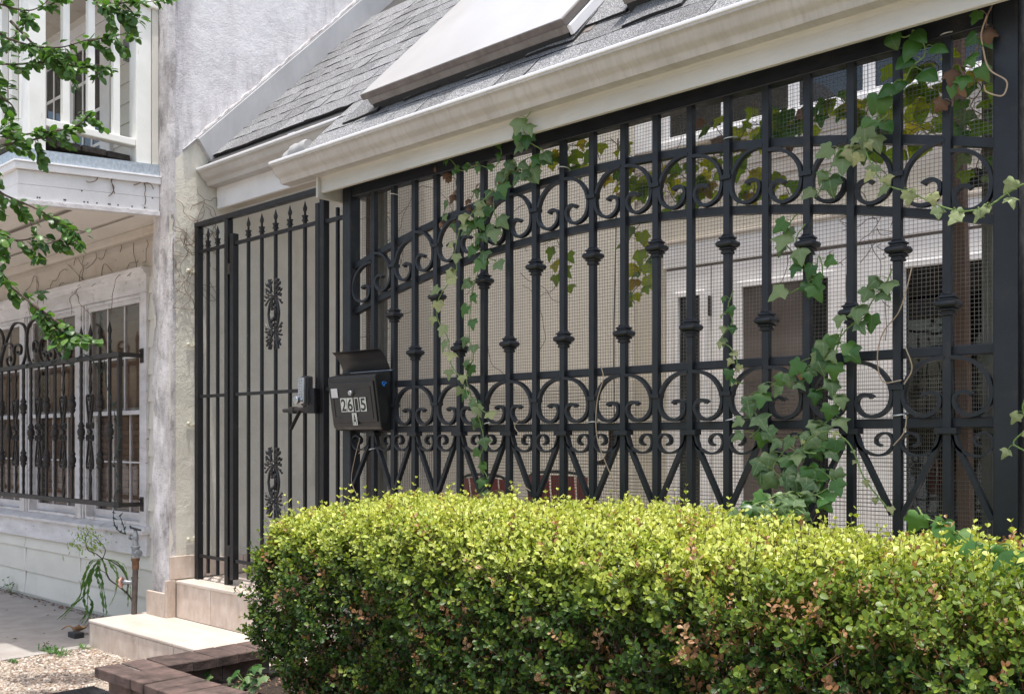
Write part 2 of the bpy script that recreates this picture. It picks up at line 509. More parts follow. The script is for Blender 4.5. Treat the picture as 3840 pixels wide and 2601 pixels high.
travtop = mat('travertine_tread', [(0.25, (0.47, 0.385, 0.32)), (0.5, (0.55, 0.475, 0.41)), (0.75, (0.61, 0.545, 0.485))], 7, (0.5, 1.4, 1), detail=8, rough=0.38, rand=0.04,
              bump=((90, 0.12, U),), layers=(((0.42, 0.33, 0.26), 9, U, 0.6, 0.8, 0.5),))
grout = mat('grout', [(0.3, (0.12, 0.10, 0.085)), (0.7, (0.20, 0.17, 0.145))], 40, rough=0.95)
brickm = mat('planter_brick', [(0.28, (0.058, 0.044, 0.040)), (0.5, (0.112, 0.080, 0.072)), (0.72, (0.175, 0.120, 0.106))], 13, detail=9, rough=0.9, rand=0.16, spec=0.2,
             bump=((150, 0.6, U), (25, 0.35, U)), layers=(((0.035, 0.028, 0.026), 9, U, 0.5, 0.72, 0.75), ((0.34, 0.31, 0.28), 75, U, 0.68, 0.73, 0.6)))
mortar = mat('mortar', [(0.3, (0.20, 0.185, 0.165)), (0.7, (0.32, 0.30, 0.27))], 50, rough=0.95, bump=((120, 0.5, U),), layers=(((0.05, 0.042, 0.038), 9, U, 0.45, 0.65, 0.8),))
soilm = mat('soil', [(0.3, (0.022, 0.016, 0.012)), (0.7, (0.060, 0.042, 0.032))], 30, detail=9, rough=0.97, bump=((60, 1.0, U), (220, 0.8, U)))
conc = mat('concrete', [(0.3, (0.27, 0.245, 0.225)), (0.7, (0.36, 0.335, 0.31))], 7, detail=9, rough=0.9, spec=0.2, bump=((260, 0.35, U), (30, 0.12, U)),
           layers=(((0.15, 0.12, 0.10), 11, U, 0.58, 0.78, 0.5), ((0.10, 0.08, 0.07), 110, U, 0.68, 0.73, 0.6)))
grav = mat('aggregate_bed', [(0.3, (0.22, 0.18, 0.14)), (0.7, (0.40, 0.34, 0.28))], 60, rough=0.95, bump=((120, 0.8, U),))
road = mat('street_ground', [(0.3, (0.18, 0.175, 0.17)), (0.7, (0.26, 0.255, 0.245))], 3, rough=0.95)
mirrorslatm = mat('mirrored_siding_brown', [(0.3, (0.30, 0.215, 0.165)), (0.7, (0.42, 0.305, 0.24))], 10, (0.3, 1, 1), rough=0.75, rand=0.07)  # colour of the siding reflection in the left windows
darkroom = mat('dark_interior', [(0.3, (0.012, 0.012, 0.012)), (0.7, (0.03, 0.028, 0.026))], 3, rough=0.9)
screenm = mat('window_screen', [(0.3, (0.085, 0.068, 0.058)), (0.7, (0.12, 0.10, 0.088))], 3, rough=0.9)
glass = glassmat('window_glass', (0.80, 0.78, 0.76), 0.012, kf=0.13)
glassd = glassmat('dark_glass', (0.35, 0.38, 0.40), 0.05)
deckwood = mat('weathered_deck_wood', [(0.3, (0.035, 0.028, 0.023)), (0.7, (0.10, 0.085, 0.072))], 30, (0.3, 1, 1), rough=0.95, bump=((90, 0.8, (0.3, 1, 1)),), rand=0.2)
deckgrey = mat('deck_top_grey', [(0.3, (0.16, 0.15, 0.145)), (0.7, (0.24, 0.225, 0.215))], 20, rough=0.9, rand=0.1)
brownwood = mat('stained_wood', [(0.3, (0.028, 0.014, 0.008)), (0.7, (0.062, 0.032, 0.017))], 22, (4, 4, 0.25), rough=0.6, bump=((60, 0.4, (4, 4, 0.2)),))
greywood = mat('mossy_grey_wood', [(0.3, (0.10, 0.10, 0.08)), (0.7, (0.20, 0.195, 0.165))], 14, (3, 3, 0.4), rough=0.9, bump=((60, 0.5, (4, 4, 0.3)),), layers=(((0.05, 0.07, 0.03), 6, U, 0.5, 0.7, 0.6),))
wirem = mat('wire_mesh_steel', [(0.3, (0.13, 0.12, 0.105)), (0.7, (0.21, 0.195, 0.17))], 20, rough=0.5, metal=0.5)
tiem = mat('galvanised_wire', [(0.3, (0.5, 0.52, 0.5)), (0.7, (0.65, 0.66, 0.64))], 30, rough=0.35, metal=0.7)
boxm = mat('mailbox_black', [(0.3, (0.010, 0.010, 0.011)), (0.7, (0.014, 0.0135, 0.0135))], 12, rough=0.36, rvar=0.07, bump=((500, 0.06, U),),
           layers=(((0.12, 0.085, 0.065), 40, (0.4, 1, 1), 0.55, 0.75, 0.6, ((0, 0, -1), 1.262, -0.004, 0.012)),))  # brown lower edge paints in the reflection of hedge and ground
paperm = mat('number_sticker', [(0.3, (0.52, 0.52, 0.47)), (0.7, (0.62, 0.62, 0.57))], 60, rough=0.55)
tapem = mat('taped_label', [(0.3, (0.48, 0.48, 0.48)), (0.7, (0.68, 0.68, 0.68))], 90, rough=0.35, bump=((200, 0.4, U),))
inkm = mat('black_ink', [(0.3, (0.008, 0.008, 0.009)), (0.7, (0.011, 0.011, 0.012))], 30, rough=0.5)
bluem = mat('blue_paint', [(0.3, (0.03, 0.22, 0.75)), (0.7, (0.05, 0.3, 0.85))], 30, rough=0.5)
chrome = mat('satin_chrome', [(0.3, (0.50, 0.52, 0.55)), (0.7, (0.62, 0.64, 0.66))], 30, rough=0.28, metal=0.95)
chairred = mat('red_slat', [(0.3, (0.30, 0.030, 0.022)), (0.7, (0.40, 0.045, 0.034))], 12, rough=0.55, rand=0.06)
rustm = mat('rusty_pipe', [(0.3, (0.10, 0.050, 0.026)), (0.7, (0.20, 0.105, 0.058))], 35, rough=0.85, bump=((110, 0.5, U),))
pipem = mat('brown_pipe', [(0.3, (0.045, 0.034, 0.028)), (0.7, (0.13, 0.105, 0.092))], 24, (1, 1, 0.5), rough=0.8, bump=((90, 0.4, U),))
pinkm = mat('faded_pink_handle', [(0.3, (0.55, 0.30, 0.25)), (0.7, (0.66, 0.42, 0.36))], 40, rough=0.6)
dryvine = mat('dry_vine', [(0.3, (0.10, 0.065, 0.045)), (0.7, (0.24, 0.17, 0.125))], 30, rough=0.9)
palevine = mat('pale_tendril', [(0.3, (0.33, 0.24, 0.16)), (0.7, (0.46, 0.36, 0.26))], 30, rough=0.8)
barkm = mat('twig_bark', [(0.3, (0.045, 0.030, 0.022)), (0.7, (0.10, 0.070, 0.055))], 40, rough=0.9, bump=((120, 0.5, U),))
stemgreen = mat('green_stem', [(0.3, (0.10, 0.17, 0.04)), (0.7, (0.17, 0.26, 0.07))], 20, rough=0.6)
litgreen = mat('light_wire_green', [(0.3, (0.008, 0.028, 0.023)), (0.7, (0.014, 0.045, 0.036))], 20, rough=0.45)
orangem = mat('orange_petal', [(0.3, (0.72, 0.30, 0.02)), (0.7, (0.85, 0.42, 0.04))], 20, rough=0.6)
tanm = mat('tan_dry_leaf', [(0.3, (0.24, 0.125, 0.055)), (0.7, (0.36, 0.21, 0.10))], 30, rough=0.8)
clothm = mat('pale_cloth', [(0.3, (0.42, 0.42, 0.46)), (0.7, (0.55, 0.55, 0.60))], 20, rough=0.9)

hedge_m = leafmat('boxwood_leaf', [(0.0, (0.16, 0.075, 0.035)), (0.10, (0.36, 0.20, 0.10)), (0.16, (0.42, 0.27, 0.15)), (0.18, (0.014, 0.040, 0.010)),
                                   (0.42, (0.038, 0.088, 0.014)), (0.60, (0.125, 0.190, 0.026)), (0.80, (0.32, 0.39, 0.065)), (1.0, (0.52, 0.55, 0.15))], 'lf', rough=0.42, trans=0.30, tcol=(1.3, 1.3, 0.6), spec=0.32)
ivy_m = leafmat('ivy_leaf', [(0.0, (0.050, 0.105, 0.032)), (0.4, (0.085, 0.150, 0.052)), (0.75, (0.125, 0.195, 0.075)), (1.0, (0.18, 0.245, 0.10))], None, 0.42, 0.22,
                mottle=((0.20, 0.26, 0.15), 5, 0.45, 0.72, 0.65), rib=((0.20, 0.28, 0.14), 0.035, 0.6), spec=0.35)
ivyd_m = leafmat('ivy_leaf_deep', [(0.0, (0.034, 0.098, 0.020)), (0.5, (0.060, 0.150, 0.030)), (1.0, (0.10, 0.205, 0.045))], None, 0.34, 0.3,
                 rib=((0.10, 0.22, 0.06), 0.03, 0.5), spec=0.4)
ivyp_m = leafmat('ivy_leaf_pale', [(0.0, (0.15, 0.20, 0.085)), (0.5, (0.25, 0.29, 0.13)), (1.0, (0.36, 0.36, 0.16))], None, 0.5, 0.25,
                 mottle=((0.12, 0.20, 0.06), 4, 0.45, 0.7, 0.7), rib=((0.36, 0.38, 0.22), 0.03, 0.5), tcol=(1.2, 1.2, 0.8))
ivyb_m = leafmat('ivy_leaf_backlit', [(0.0, (0.055, 0.11, 0.016)), (0.35, (0.11, 0.17, 0.02)), (0.7, (0.19, 0.22, 0.025)), (0.9, (0.26, 0.22, 0.03)), (1.0, (0.13, 0.07, 0.03))], None, 0.5, 0.6,
                 tcol=(2.6, 2.6, 0.9), rib=((0.10, 0.13, 0.03), 0.03, 0.4))
ivydead_m = leafmat('ivy_leaf_dead', [(0.0, (0.12, 0.065, 0.038)), (1.0, (0.23, 0.14, 0.09))], None, 0.8, 0.15, tcol=(1.2, 1.0, 0.8))
tree_m = leafmat('tree_leaf', [(0.0, (0.022, 0.065, 0.018)), (0.5, (0.060, 0.130, 0.034)), (0.85, (0.095, 0.180, 0.045)), (1.0, (0.14, 0.24, 0.06))], None, 0.36, 0.35,
                 tcol=(1.4, 1.6, 0.5), rib=((0.10, 0.17, 0.07), 0.03, 0.5), spec=0.28)
weed_m = leafmat('weed_leaf', [(0.0, (0.055, 0.13, 0.035)), (0.6, (0.10, 0.20, 0.05)), (1.0, (0.16, 0.26, 0.06))], None, 0.5, 0.3)
lime_m = leafmat('young_leaf', [(0.0, (0.17, 0.27, 0.05)), (1.0, (0.26, 0.36, 0.08))], None, 0.5, 0.35)
# ================================================================== THE SETTING
g = B(-60, 60, -60, 60, -0.30, -0.012).build('ground', road, None, kind='structure')
g = B(-14.0, -5.66, -6.0, 0.30, -0.20, 0.0).build('sidewalk', conc, None, kind='structure')
g = B(-5.65, 3.0, -6.0, -0.30, -0.20, -0.004).build('gravel_path', grav, None, kind='structure')
g = B(-5.41, 3.0, 0.10, 4.40, -0.25, 0.20).build('courtyard_floor', conc, None, kind='structure')
nprng = np.random.default_rng(11)

def np_mesh(name, verts, faces_flat, sizes, mat_, attrs=None, smooth=False):
    me = bpy.data.meshes.new(name)
    nv = len(verts); nf = len(sizes)
    me.vertices.add(nv)
    me.vertices.foreach_set('co', np.ascontiguousarray(verts, dtype=np.float32).ravel())
    me.loops.add(len(faces_flat))
    me.loops.foreach_set('vertex_index', np.ascontiguousarray(faces_flat, dtype=np.int32))
    me.polygons.add(nf)
    st = np.zeros(nf, dtype=np.int32); st[1:] = np.cumsum(sizes)[:-1]
    me.polygons.foreach_set('loop_start', st)
    me.polygons.foreach_set('loop_total', np.asarray(sizes, dtype=np.int32))
    if smooth:
        me.polygons.foreach_set('use_smooth', np.ones(nf, dtype=bool))
    me.update(calc_edges=True)
    if attrs:
        for k, a in attrs.items():
            at_ = me.attributes.new(k, 'FLOAT', 'POINT')
            at_.data.foreach_set('value', np.asarray(a, dtype=np.float32))
    me.materials.append(mat_)
    return me

# pebbles of the exposed aggregate path
pebm = leafmat('pebble', [(0.0, (0.10, 0.085, 0.075)), (0.22, (0.24, 0.165, 0.115)), (0.45, (0.36, 0.285, 0.225)), (0.7, (0.45, 0.385, 0.32)), (0.9, (0.56, 0.52, 0.47)), (0.95, (0.24, 0.125, 0.08)), (1.0, (0.14, 0.15, 0.16))], 'pv', 0.75, 0.0)
def pebbles():
    ico = [(0, 0, 1)] + [(math.cos(a) * 0.87, math.sin(a) * 0.87, 0.42) for a in [i * 2 * math.pi / 6 for i in range(6)]] + [(math.cos(a), math.sin(a), -0.15) for a in [(i + .5) * 2 * math.pi / 6 for i in range(6)]]
    ico = np.array(ico)
    F = []
    for i in range(6):
        j = (i + 1) % 6
        F += [(0, 1 + i, 1 + j), (1 + i, 7 + i, 1 + j), (1 + j, 7 + i, 7 + j)]
    F = np.array(F)
    N = 15000
    x = nprng.uniform(-5.655, -3.7, N); y = nprng.uniform(-2.1, -0.30, N)
    s = nprng.uniform(0.0035, 0.0095, N)
    ang = nprng.uniform(0, 6.28, N)
    asp = nprng.uniform(0.6, 1.0, N)
    h = nprng.uniform(0.45, 0.75, N)
    v = ico[None] * np.ones((N, 1, 1))
    v = v * (1 + nprng.uniform(-.14, .14, (N, 13, 1)))
    v[:, :, 1] *= asp[:, None]; v[:, :, 2] *= h[:, None]
    v *= s[:, None, None]
    c, sn = np.cos(ang)[:, None], np.sin(ang)[:, None]
    X = v[:, :, 0] * c - v[:, :, 1] * sn + x[:, None]
    Y = v[:, :, 0] * sn + v[:, :, 1] * c + y[:, None]
    Z = v[:, :, 2] - 0.003 + nprng.uniform(0, .002, N)[:, None]
    V = np.stack([X, Y, Z], 2).reshape(-1, 3)
    FF = (F[None] + (np.arange(N) * 13)[:, None, None]).reshape(-1)
    me = np_mesh('pebbles', V, FF, np.full(N * 18, 3), pebm, {'pv': np.repeat(nprng.uniform(0, 1, N), 13)}, True)
    o = inst('pebbles', me, None)
    o['kind'] = 'stuff'
pebbles()

# ================================================================== PARTY WALL (stucco fire wall between the two houses)
pw = thing('stucco_wall', 'tall stucco party wall with white upper part and cream lower part beside the iron gate', 'wall', (-5.5, 0.0, 0.0))
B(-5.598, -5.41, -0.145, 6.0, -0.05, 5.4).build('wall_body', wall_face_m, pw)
# front edge: slightly lumpy strip
mb = MB()
NZ = 90
for i in range(NZ + 1):
    z = 0.18 + 5.2 * i / NZ
    j = 0.006 * math.sin(z * 7.3) + 0.005 * math.sin(z * 17.1 + 1)
    k = 0.004 * math.sin(z * 11.0) + 0.004 * math.sin(z * 23 + 2)
    mb.v += [(-5.606 + j, -0.10, z), (-5.600 + j, -0.150 + k, z), (-5.50, -0.158 + k * .5, z), (-5.414 + j * .5, -0.151 - k, z), (-5.4065 + j * .5, -0.138, z), (-5.408, -0.11, z)]
for i in range(NZ):
    for k in range(5):
        a = i * 6 + k
        mb.f.append((a, a + 1, a + 7, a + 6))
mb.build('weathered_edge', edge_m, pw, smooth=40, label='black streaked weathered front edge of the wall')
B(-5.412, -5.392, 1.52, 4.37, 0.2, 5.2).build('combed_panel', beige_stucco, pw, label='combed beige stucco stretch over the courtyard')
# rake flashing that climbs with the roof
def slope_strip(x0, x1, Y0, Y1, off0, off1):
    # strip standing on the wall: lower edge z=2.75+Y+off0, upper +off1
    return MB().prism([(Y0, 2.75 + Y0 + off0), (Y1, 2.75 + Y1 + off0), (Y1, 2.75 + Y1 + off1), (Y0 - 0.085, 2.75 + Y0 - .085 + off1 + 0.0)], x0, x1, lambda u, v, t: (t, u, v))
slope_strip(-5.412, -5.375, 0.105, 1.75, -0.01, 0.19).build('rake_flashing', flashm, pw, bevel=0.003)
slope_strip(-5.412, -5.390, 0.02, 1.75, 0.192, 0.200).build('flashing_bead', flashm, pw)
# rough mortar bead over the flashing
mb = MB()
pts = []
for i in range(70):
    Y = 0.02 + 1.7 * i / 69
    pts.append((-5.405 + rnd.uniform(-.003, .004), Y, 2.75 + Y + 0.205 + rnd.uniform(-.006, .006)))
mb.tube(pts, [0.006 + rnd.uniform(-.003, .005) for _ in pts], 6)
mb.build('caulk_bead', edge_m, pw, smooth=60)
# plinth tiles on the wall foot
def tile(x0, x1, y0, y1, z0, z1, par, m=None, name='plinth_tile'):
    return B(x0, x1, y0, y1, z0, z1).build(name, m or traver, par, bevel=0.003)
tile(-5.63, -5.414, -0.178, -0.158, 0.152, 0.292, pw)
tile(-5.413, -5.392, -0.176, -0.1165, 0.152, 0.368, pw)
tile(-5.408, -5.394, -0.150, 0.028, 0.371, 0.505, pw)
for i in range(5):
    tile(-5.408, -5.394, 0.031 + i * 0.305, 0.333 + i * 0.305, 0.371, 0.48, pw)
# dry vine scribbles are things of their own, see further down

# ================================================================== ENTRY STEPS
st = thing('entry_steps', 'two travertine clad entry steps leading to the iron gate', 'steps', (-4.8, -0.3, 0))
B(-5.672, -3.86, -0.474, -0.02, -0.05, 0.130).build('step_core', grout, st)
B(-5.408, -3.85, -0.100, 1.55, -0.05, 0.346).build('landing_core', grout, st)
# lower step: front riser tiles, tread tiles
xs = [-5.690, -5.33, -4.995, -4.66, -4.325, -3.99, -3.86]
# joints measured on the photo
xs = [-5.690] + [atY(x, 2400, -0.49).x for x in (407, 522, 651)] + [-4.36, -4.02, -3.84]
for a, b in zip(xs[:-1], xs[1:]):
    B(a + .002, b - .002, -0.492 + rnd.uniform(-.001, .001), -0.472, -0.01, 0.131).build('riser_tile', traver, st, bevel=0.0015)
B(-5.690, -5.672, -0.470, -0.022, -0.01, 0.131).build('riser_tile', traver, st, bevel=0.0015)
for a, b in ((-5.694, -4.72), (-4.718, -3.84)):
    B(a, b - .001, -0.496, -0.1145, 0.132, 0.152).build('tread_tile', travtop, st, bevel=0.006)
B(-5.694, -5.612, -0.1125, -0.03, 0.132, 0.152).build('tread_tile', travtop, st, bevel=0.004)
xs = [-5.391] + [atY(x, 2270, -0.113).x for x in (790, 934)] + [-4.23, -3.85]
for a, b in zip(xs[:-1], xs[1:]):
    B(a + .002, b - .002, -0.114, -0.099, 0.152, 0.347).build('riser_tile', traver, st, bevel=0.0015)
xs = [-5.391, -4.93, -4.48, -4.03, -3.85]
for a, b in zip(xs[:-1], xs[1:]):
    for c, d in ((-0.120, 0.30), (0.303, 0.76), (0.763, 1.22), (1.223, 1.55)):
        B(a + .001, b - .001, c, d, 0.348, 0.366).build('landing_tile', travtop, st, bevel=0.004)

# ================================================================== LEFT HOUSE
lh = thing('clapboard_house', 'cream clapboard house on the left with white windows and a balcony over them', 'house', (-7.5, 0.5, 0))
def board(x0, x1, Y, z0, z1, par, m=None, th=0.016, name='siding_board', jit=0.0012):
    j = rnd.uniform(-jit, jit)
    return MB().xprism([(Y, z0 + j), (Y - th, z0 + j), (Y - th * .35, z1 + .012 + j), (Y, z1 + .012 + j)], x0, x1).build(name, m or siding, par)
# dark room behind the windows
mbx = MB()
mbx.box(-10.2, -5.62, 0.42, 0.46, 0.0, 2.75)
mbx.box(-10.2, -5.62, 0.02, 0.46, 0.0, 0.63)
mbx.box(-10.2, -5.62, 0.02, 0.46, 2.26, 2.30)
mbx.build('room_shell', darkroom, lh)
B(-10.2, -5.61, 0.0, 0.02, -0.02, 0.60).build('sheathing', siding, lh)
B(-10.2, -5.61, -0.016, 0.02, 2.262, 2.62).build('upper_wall_panel', eavecream, lh)
B(-10.2, -5.61, -0.021, -0.0165, 2.42, 2.426).build('panel_joint', eavecream, lh)
B(-5.925, -5.61, 0.0, 0.03, 0.0, 2.30).build('sheathing', siding, lh)
xa, xb = atY(92, 2100, -0.02).x, atY(296, 2150, -0.02).x
cuts = [-10.2, xa, xb, -5.612]
for z0, z1 in ((0.025, 0.193), (0.193, 0.37), (0.37, 0.455)):
    for a, b in zip(cuts[:-1], cuts[1:]):
        board(a + .003, b - .003, 0.0, z0, z1, lh, th=0.02)
for x in (xa, xb):
    for z0, z1 in ((0.10, 0.19), (0.20, 0.36)):
        B(x - .012, x + .012, -0.0165, -0.012, z0, z1).build('joint_cover', soffitm, lh, label='dirty joint between two siding boards')
z = 0.40
while z < 2.26:
    board(-5.922, -5.612, 0.0, z, z + 0.17, lh, th=0.02)
    z += 0.17
# trims
B(-10.2, -5.905, -0.040, 0.0, 0.455, 0.590).build('apron_board', oldwhite, lh, bevel=0.003)
MB().xprism([(0.03, 0.640), (0.03, 0.592), (-0.075, 0.592), (-0.078, 0.612), (-0.02, 0.640)], -10.2, -5.895).build('window_sill', oldwhite, lh, bevel=0.003)
B(-10.2, -5.918, -0.034, 0.0, 2.108, 2.205).build('header_board', oldwhite, lh, bevel=0.002)
MB().xprism([(0.0, 2.200), (-0.040, 2.200), (-0.044, 2.215), (-0.058, 2.226), (-0.062, 2.240), (-0.075, 2.246), (-0.075, 2.260), (0.0, 2.262)], -10.2, -5.905).build('header_crown', oldwhite, lh, bevel=0.0015)
B(-6.010, -5.924, -0.034, 0.0, 0.640, 2.107).build('corner_trim', oldwhite, lh, bevel=0.003)
# windows
def muntin_mesh(): pass
pane_cache = {}
def pane_me(wd, ht, m):
    k = (round(wd, 4), round(ht, 4), m.name)
    if k not in pane_cache:
        pane_cache[k] = B(-wd / 2, wd / 2, -0.002, 0.002, -ht / 2, ht / 2).mesh('pane', m)
    return pane_cache[k]
def sash(win, x0, x1, z0, z1, Y, cols, rows, fw, mw, fm, gm, name='sash', mdep=0.012, back=None, bottom=None):
    bt = bottom or fw
    f = MB()
    f.box(x0, x0 + fw, Y - .016, Y + .016, z0, z1).box(x1 - fw, x1, Y - .016, Y + .016, z0, z1)
    f.box(x0 + fw, x1 - fw, Y - .016, Y + .016, z0, z0 + bt).box(x0 + fw, x1 - fw, Y - .016, Y + .016, z1 - fw, z1)
    f.build(name, fm, win, bevel=0.002)
    gx0, gx1, gz0, gz1 = x0 + fw, x1 - fw, z0 + bt, z1 - fw
    W_, H_ = gx1 - gx0, gz1 - gz0
    for i in range(1, cols):
        x = gx0 + W_ * i / cols
        B(x - mw / 2, x + mw / 2, Y - mdep + .004, Y + mdep, gz0, gz1).build('muntin', fm, win)
    for j in range(1, rows):
        zz = gz0 + H_ * j / rows
        B(gx0, gx1, Y - mdep + .006, Y + mdep - .002, zz - mw / 2, zz + mw / 2).build('muntin', fm, win)
    pw_, ph = W_ / cols, H_ / rows
    me = pane_me(pw_, ph, gm)
    for i in range(cols):
        for j in range(rows):
            inst('pane', me, win, Matrix.Translation((gx0 + pw_ * (i + .5), Y, gz0 + ph * (j + .5))))
wins = [(-6.83, -6.01), (-7.82, -6.97), (-8.82, -7.96)]
slat_me = {}
for wi, (x0, x1) in enumerate(wins):
    fr = MB()
    if wi < 2:
        pass
    fr.box(x0, x0 + .022, -0.02, 0.075, 0.641, 2.107).box(x1 - .012, x1, -0.02, 0.075, 0.641, 2.107)
    fr.box(x0 + .022, x1 - .012, -0.015, 0.075, 2.085, 2.107).box(x0 + .022, x1 - .012, -0.018, 0.075, 0.641, 0.660)
    win = fr.build('window', oldwhite, lh, bevel=0.002)
    sash(win, x0 + .022, x1 - .012, 1.345, 2.085, 0.012, 3, 2, 0.028, 0.010, oldwhite, glass)
    sash(win, x0 + .022, x1 - .012, 0.660, 1.392, 0.050, 3, 2, 0.030, 0.010, oldwhite, glass, bottom=0.05)
    wd = round(x1 - x0 - .05, 3)
    me = B(-wd / 2, wd / 2, -0.003, 0.003, -0.021, 0.021).mesh('mirrored_siding_slat', mirrorslatm)  # brown slats stand in for siding mirrored in the glass
    for k in range(34):
        M = Matrix.Translation(((x0 + x1) / 2, 0.092, 0.675 + k * 0.0425)) @ Matrix.Rotation(R(18 + rnd.uniform(-3, 3)), 4, 'X')
        inst('mirrored_siding_slat', me, win, M)
for a, b in ((-6.97, -6.83), (-7.96, -7.82), (-9.0, -8.82)):
    B(a + .002, a + .094, -0.030, 0.04, 0.641, 2.107).build('mullion_trim', oldwhite, lh, bevel=0.003)
    B(a + .096, a + .116, -0.022, 0.05, 0.641, 2.107).build('mullion_stop', oldwhite, lh, bevel=0.002)
    B(a + .118, b - .001, -0.010, 0.05, 0.641, 2.107).build('mullion_stop', oldwhite, lh, bevel=0.002)
# overhang with balcony on top; its surfaces fall slightly to the street
def dz(Y): return 0.08 * (Y + 0.155)
YF, YC, XS = -0.955, -0.160, -5.505
def layer(name, m, z0, z1, out, back=0.03, bevel=0.0015, parent=None):
    # side piece (along Y at the right end) and front piece (along X)
    a = [(YF - out, z0 + dz(YF)), (YC, z0), (YC, z1), (YF - out, z1 + dz(YF))]
    MB().xprism(a, XS - back, XS + out).build(name, m, parent or lh, bevel=bevel)
    MB().box(-10.2, XS - back - .0005, YF - out, YF + back, z0 + dz(YF), z1 + dz(YF)).build(name, m, parent or lh, bevel=bevel)
layer('eave_flashing', galv, 2.723, 2.792, 0.002, 0.012, None)
layer('drip_edge', rimm, 2.713, 2.7225, 0.026, 0.03)
layer('cornice_board', whitewood, 2.676, 2.7125, 0.020)
layer('fascia_board', whitewood, 2.600, 2.6755, 0.0, 0.02)
layer('fascia_board', whitewood, 2.5185, 2.5985, 0.0012, 0.02)
layer('cornice_moulding', oldwhite, 2.492, 2.518, 0.014)
for i in range(14):   # nail heads and peeling marks
    Y = rnd.uniform(-0.9, -0.2); zz = 2.535 + dz(Y) + rnd.choice((0, 0.0, 0.0, 0.06))
    MB().lathe([(0, 0.0045), (0.003, 0.004)], (XS + 0.001, Y, zz), (1, 0, 0), 7).build('nail_head', rustiron, lh)
MB().xprism([(YF + .03, 2.505 + dz(YF)), (-0.02, 2.505), (-0.02, 2.53), (YF + .03, 2.53 + dz(YF))], -10.2, XS - .031).build('soffit', soffitm, lh)
for y0 in (-0.72, -0.36):
    v = MB(); s_ = MB()
    zc = 2.5045 + dz(y0 + .06)
    MB().xprism([(y0, 2.5045 + dz(y0)), (y0 + .10, 2.5045 + dz(y0 + .1)), (y0 + .10, 2.498 + dz(y0 + .1)), (y0, 2.498 + dz(y0))], -10.0, XS - .06).build('soffit_vent', soffitm, lh)
    x = -9.9
    while x < XS - .08:
        s_.box(x, x + .005, y0 + .014, y0 + .086, zc - .0085, zc - .0062)
        x += .019
    o = s_.build('vent_slots', slotm, lh); o['kind'] = 'stuff'
B(-10.2, XS - .03, -0.07, -0.021, 2.445, 2.503).build('soffit_moulding', eavecream, lh, bevel=0.01)
# balcony
MB().xprism([(YF + .04, 2.70 + dz(YF)), (0.95, 2.76), (0.95, 2.78), (YF + .04, 2.72 + dz(YF))], -10.2, XS - .04).build('balcony_roofing', darkfelt, lh)
for k in range(13):
    y0 = -0.865 + k * 0.142
    e = -5.575 + rnd.uniform(-.008, .006)
    B(-10.1, e if y0 < -0.32 else -5.615, y0, y0 + 0.136, 2.800 + rnd.uniform(-.002, .002), 2.834).build('deck_board', deckwood, lh, bevel=0.004)
mb = MB()
for y in (-0.7, -0.2, 0.3, 0.8):
    mb.box(-10.1, -5.65, y - .02, y + .02, 2.765, 2.799)
mb.build('deck_joist', deckwood, lh)
def post(y0, y1, z0, z1, x1=-5.52, wd=0.092):
    return B(x1 - wd, x1, y0, y1, z0, z1).build('balcony_post', porchwhite, lh, bevel=0.004)
post(-0.292, -0.202, 2.70, 3.78); post(-0.892, -0.802, 2.68, 3.78)
B(-5.604, -5.516, -0.198, -0.16, 2.79, 4.2).build('corner_board', siding, lh)
for y in (-0.40, -0.545, -0.685):
    B(-5.575, -5.537, y - .019, y + .019, 2.9205, 3.70).build('baluster', porchwhite, lh, bevel=0.003)
MB().xprism([(-0.800, 2.880), (-0.294, 2.880), (-0.294, 2.920), (-0.800, 2.920)], -5.590, -5.525).build('bottom_rail', porchwhite, lh, bevel=0.004)
B(-5.615, -5.500, -0.95, -0.16, 3.70, 3.74).build('top_rail', porchwhite, lh, bevel=0.006)
# railing along the street side, left part of frame
for k in range(12):
    x = -5.70 - k * 0.145
    B(x - .019, x + .019, -0.868, -0.830, 2.9205, 3.70).build('baluster', porchwhite, lh, bevel=0.003)
B(-9.6, -5.614, -0.885, -0.815, 2.880, 2.920).build('bottom_rail', porchwhite, lh, bevel=0.004)
B(-9.6, -5.616, -0.905, -0.795, 3.70, 3.74).build('top_rail', porchwhite, lh, bevel=0.006)
# balcony back wall
z = 3.02
while z < 5.05:
    board(-12.0, -8.47, 0.95, z, z + 0.172, lh, th=0.016) if z > 4.86 else None
    board(-8.46, -5.62, 0.95, z, z + 0.172, lh, th=0.016)
    z += 0.172
B(-12.0, -5.62, 0.95, 1.0, 2.78, 5.1).build('sheathing', siding, lh)
for k in range(34):
    x = -8.45 + k * 0.082
    B(x, x + .079, 0.925 + rnd.uniform(-.003, .003), 0.95, 2.836, 3.015).build('skirt_board', deckgrey, lh)
B(-12.0, -5.62, -1.2, 1.0, 5.05, 5.10).build('balcony_ceiling', eavecream, lh)
for x0, x1 in ((-9.335, -8.53), (-10.15, -9.345)):
    dr = B(x0 - .0, x1, 0.93, 0.94, 2.86, 2.95).build('french_door', whitewood, lh)
    sash(dr, x0, x1, 2.95, 4.85, 0.925, 3, 5, 0.13, 0.028, whitewood, glassd, name='door_leaf', bottom=0.24)
B(-8.53, -8.46, 0.905, 0.95, 2.86, 4.93).build('door_casing', whitewood, lh, bevel=0.003)
B(-10.25, -8.46, 0.905, 0.95, 4.855, 4.95).build('door_casing', whitewood, lh, bevel=0.003)
p = atY(486, 120, 0.90)
MB().tube([(p.x, 0.915, 5.05), (p.x, 0.915, p.z - .12)], 0.016, 8).build('conduit', galvpipe, lh)
p2 = atY(481, 185, 0.90)
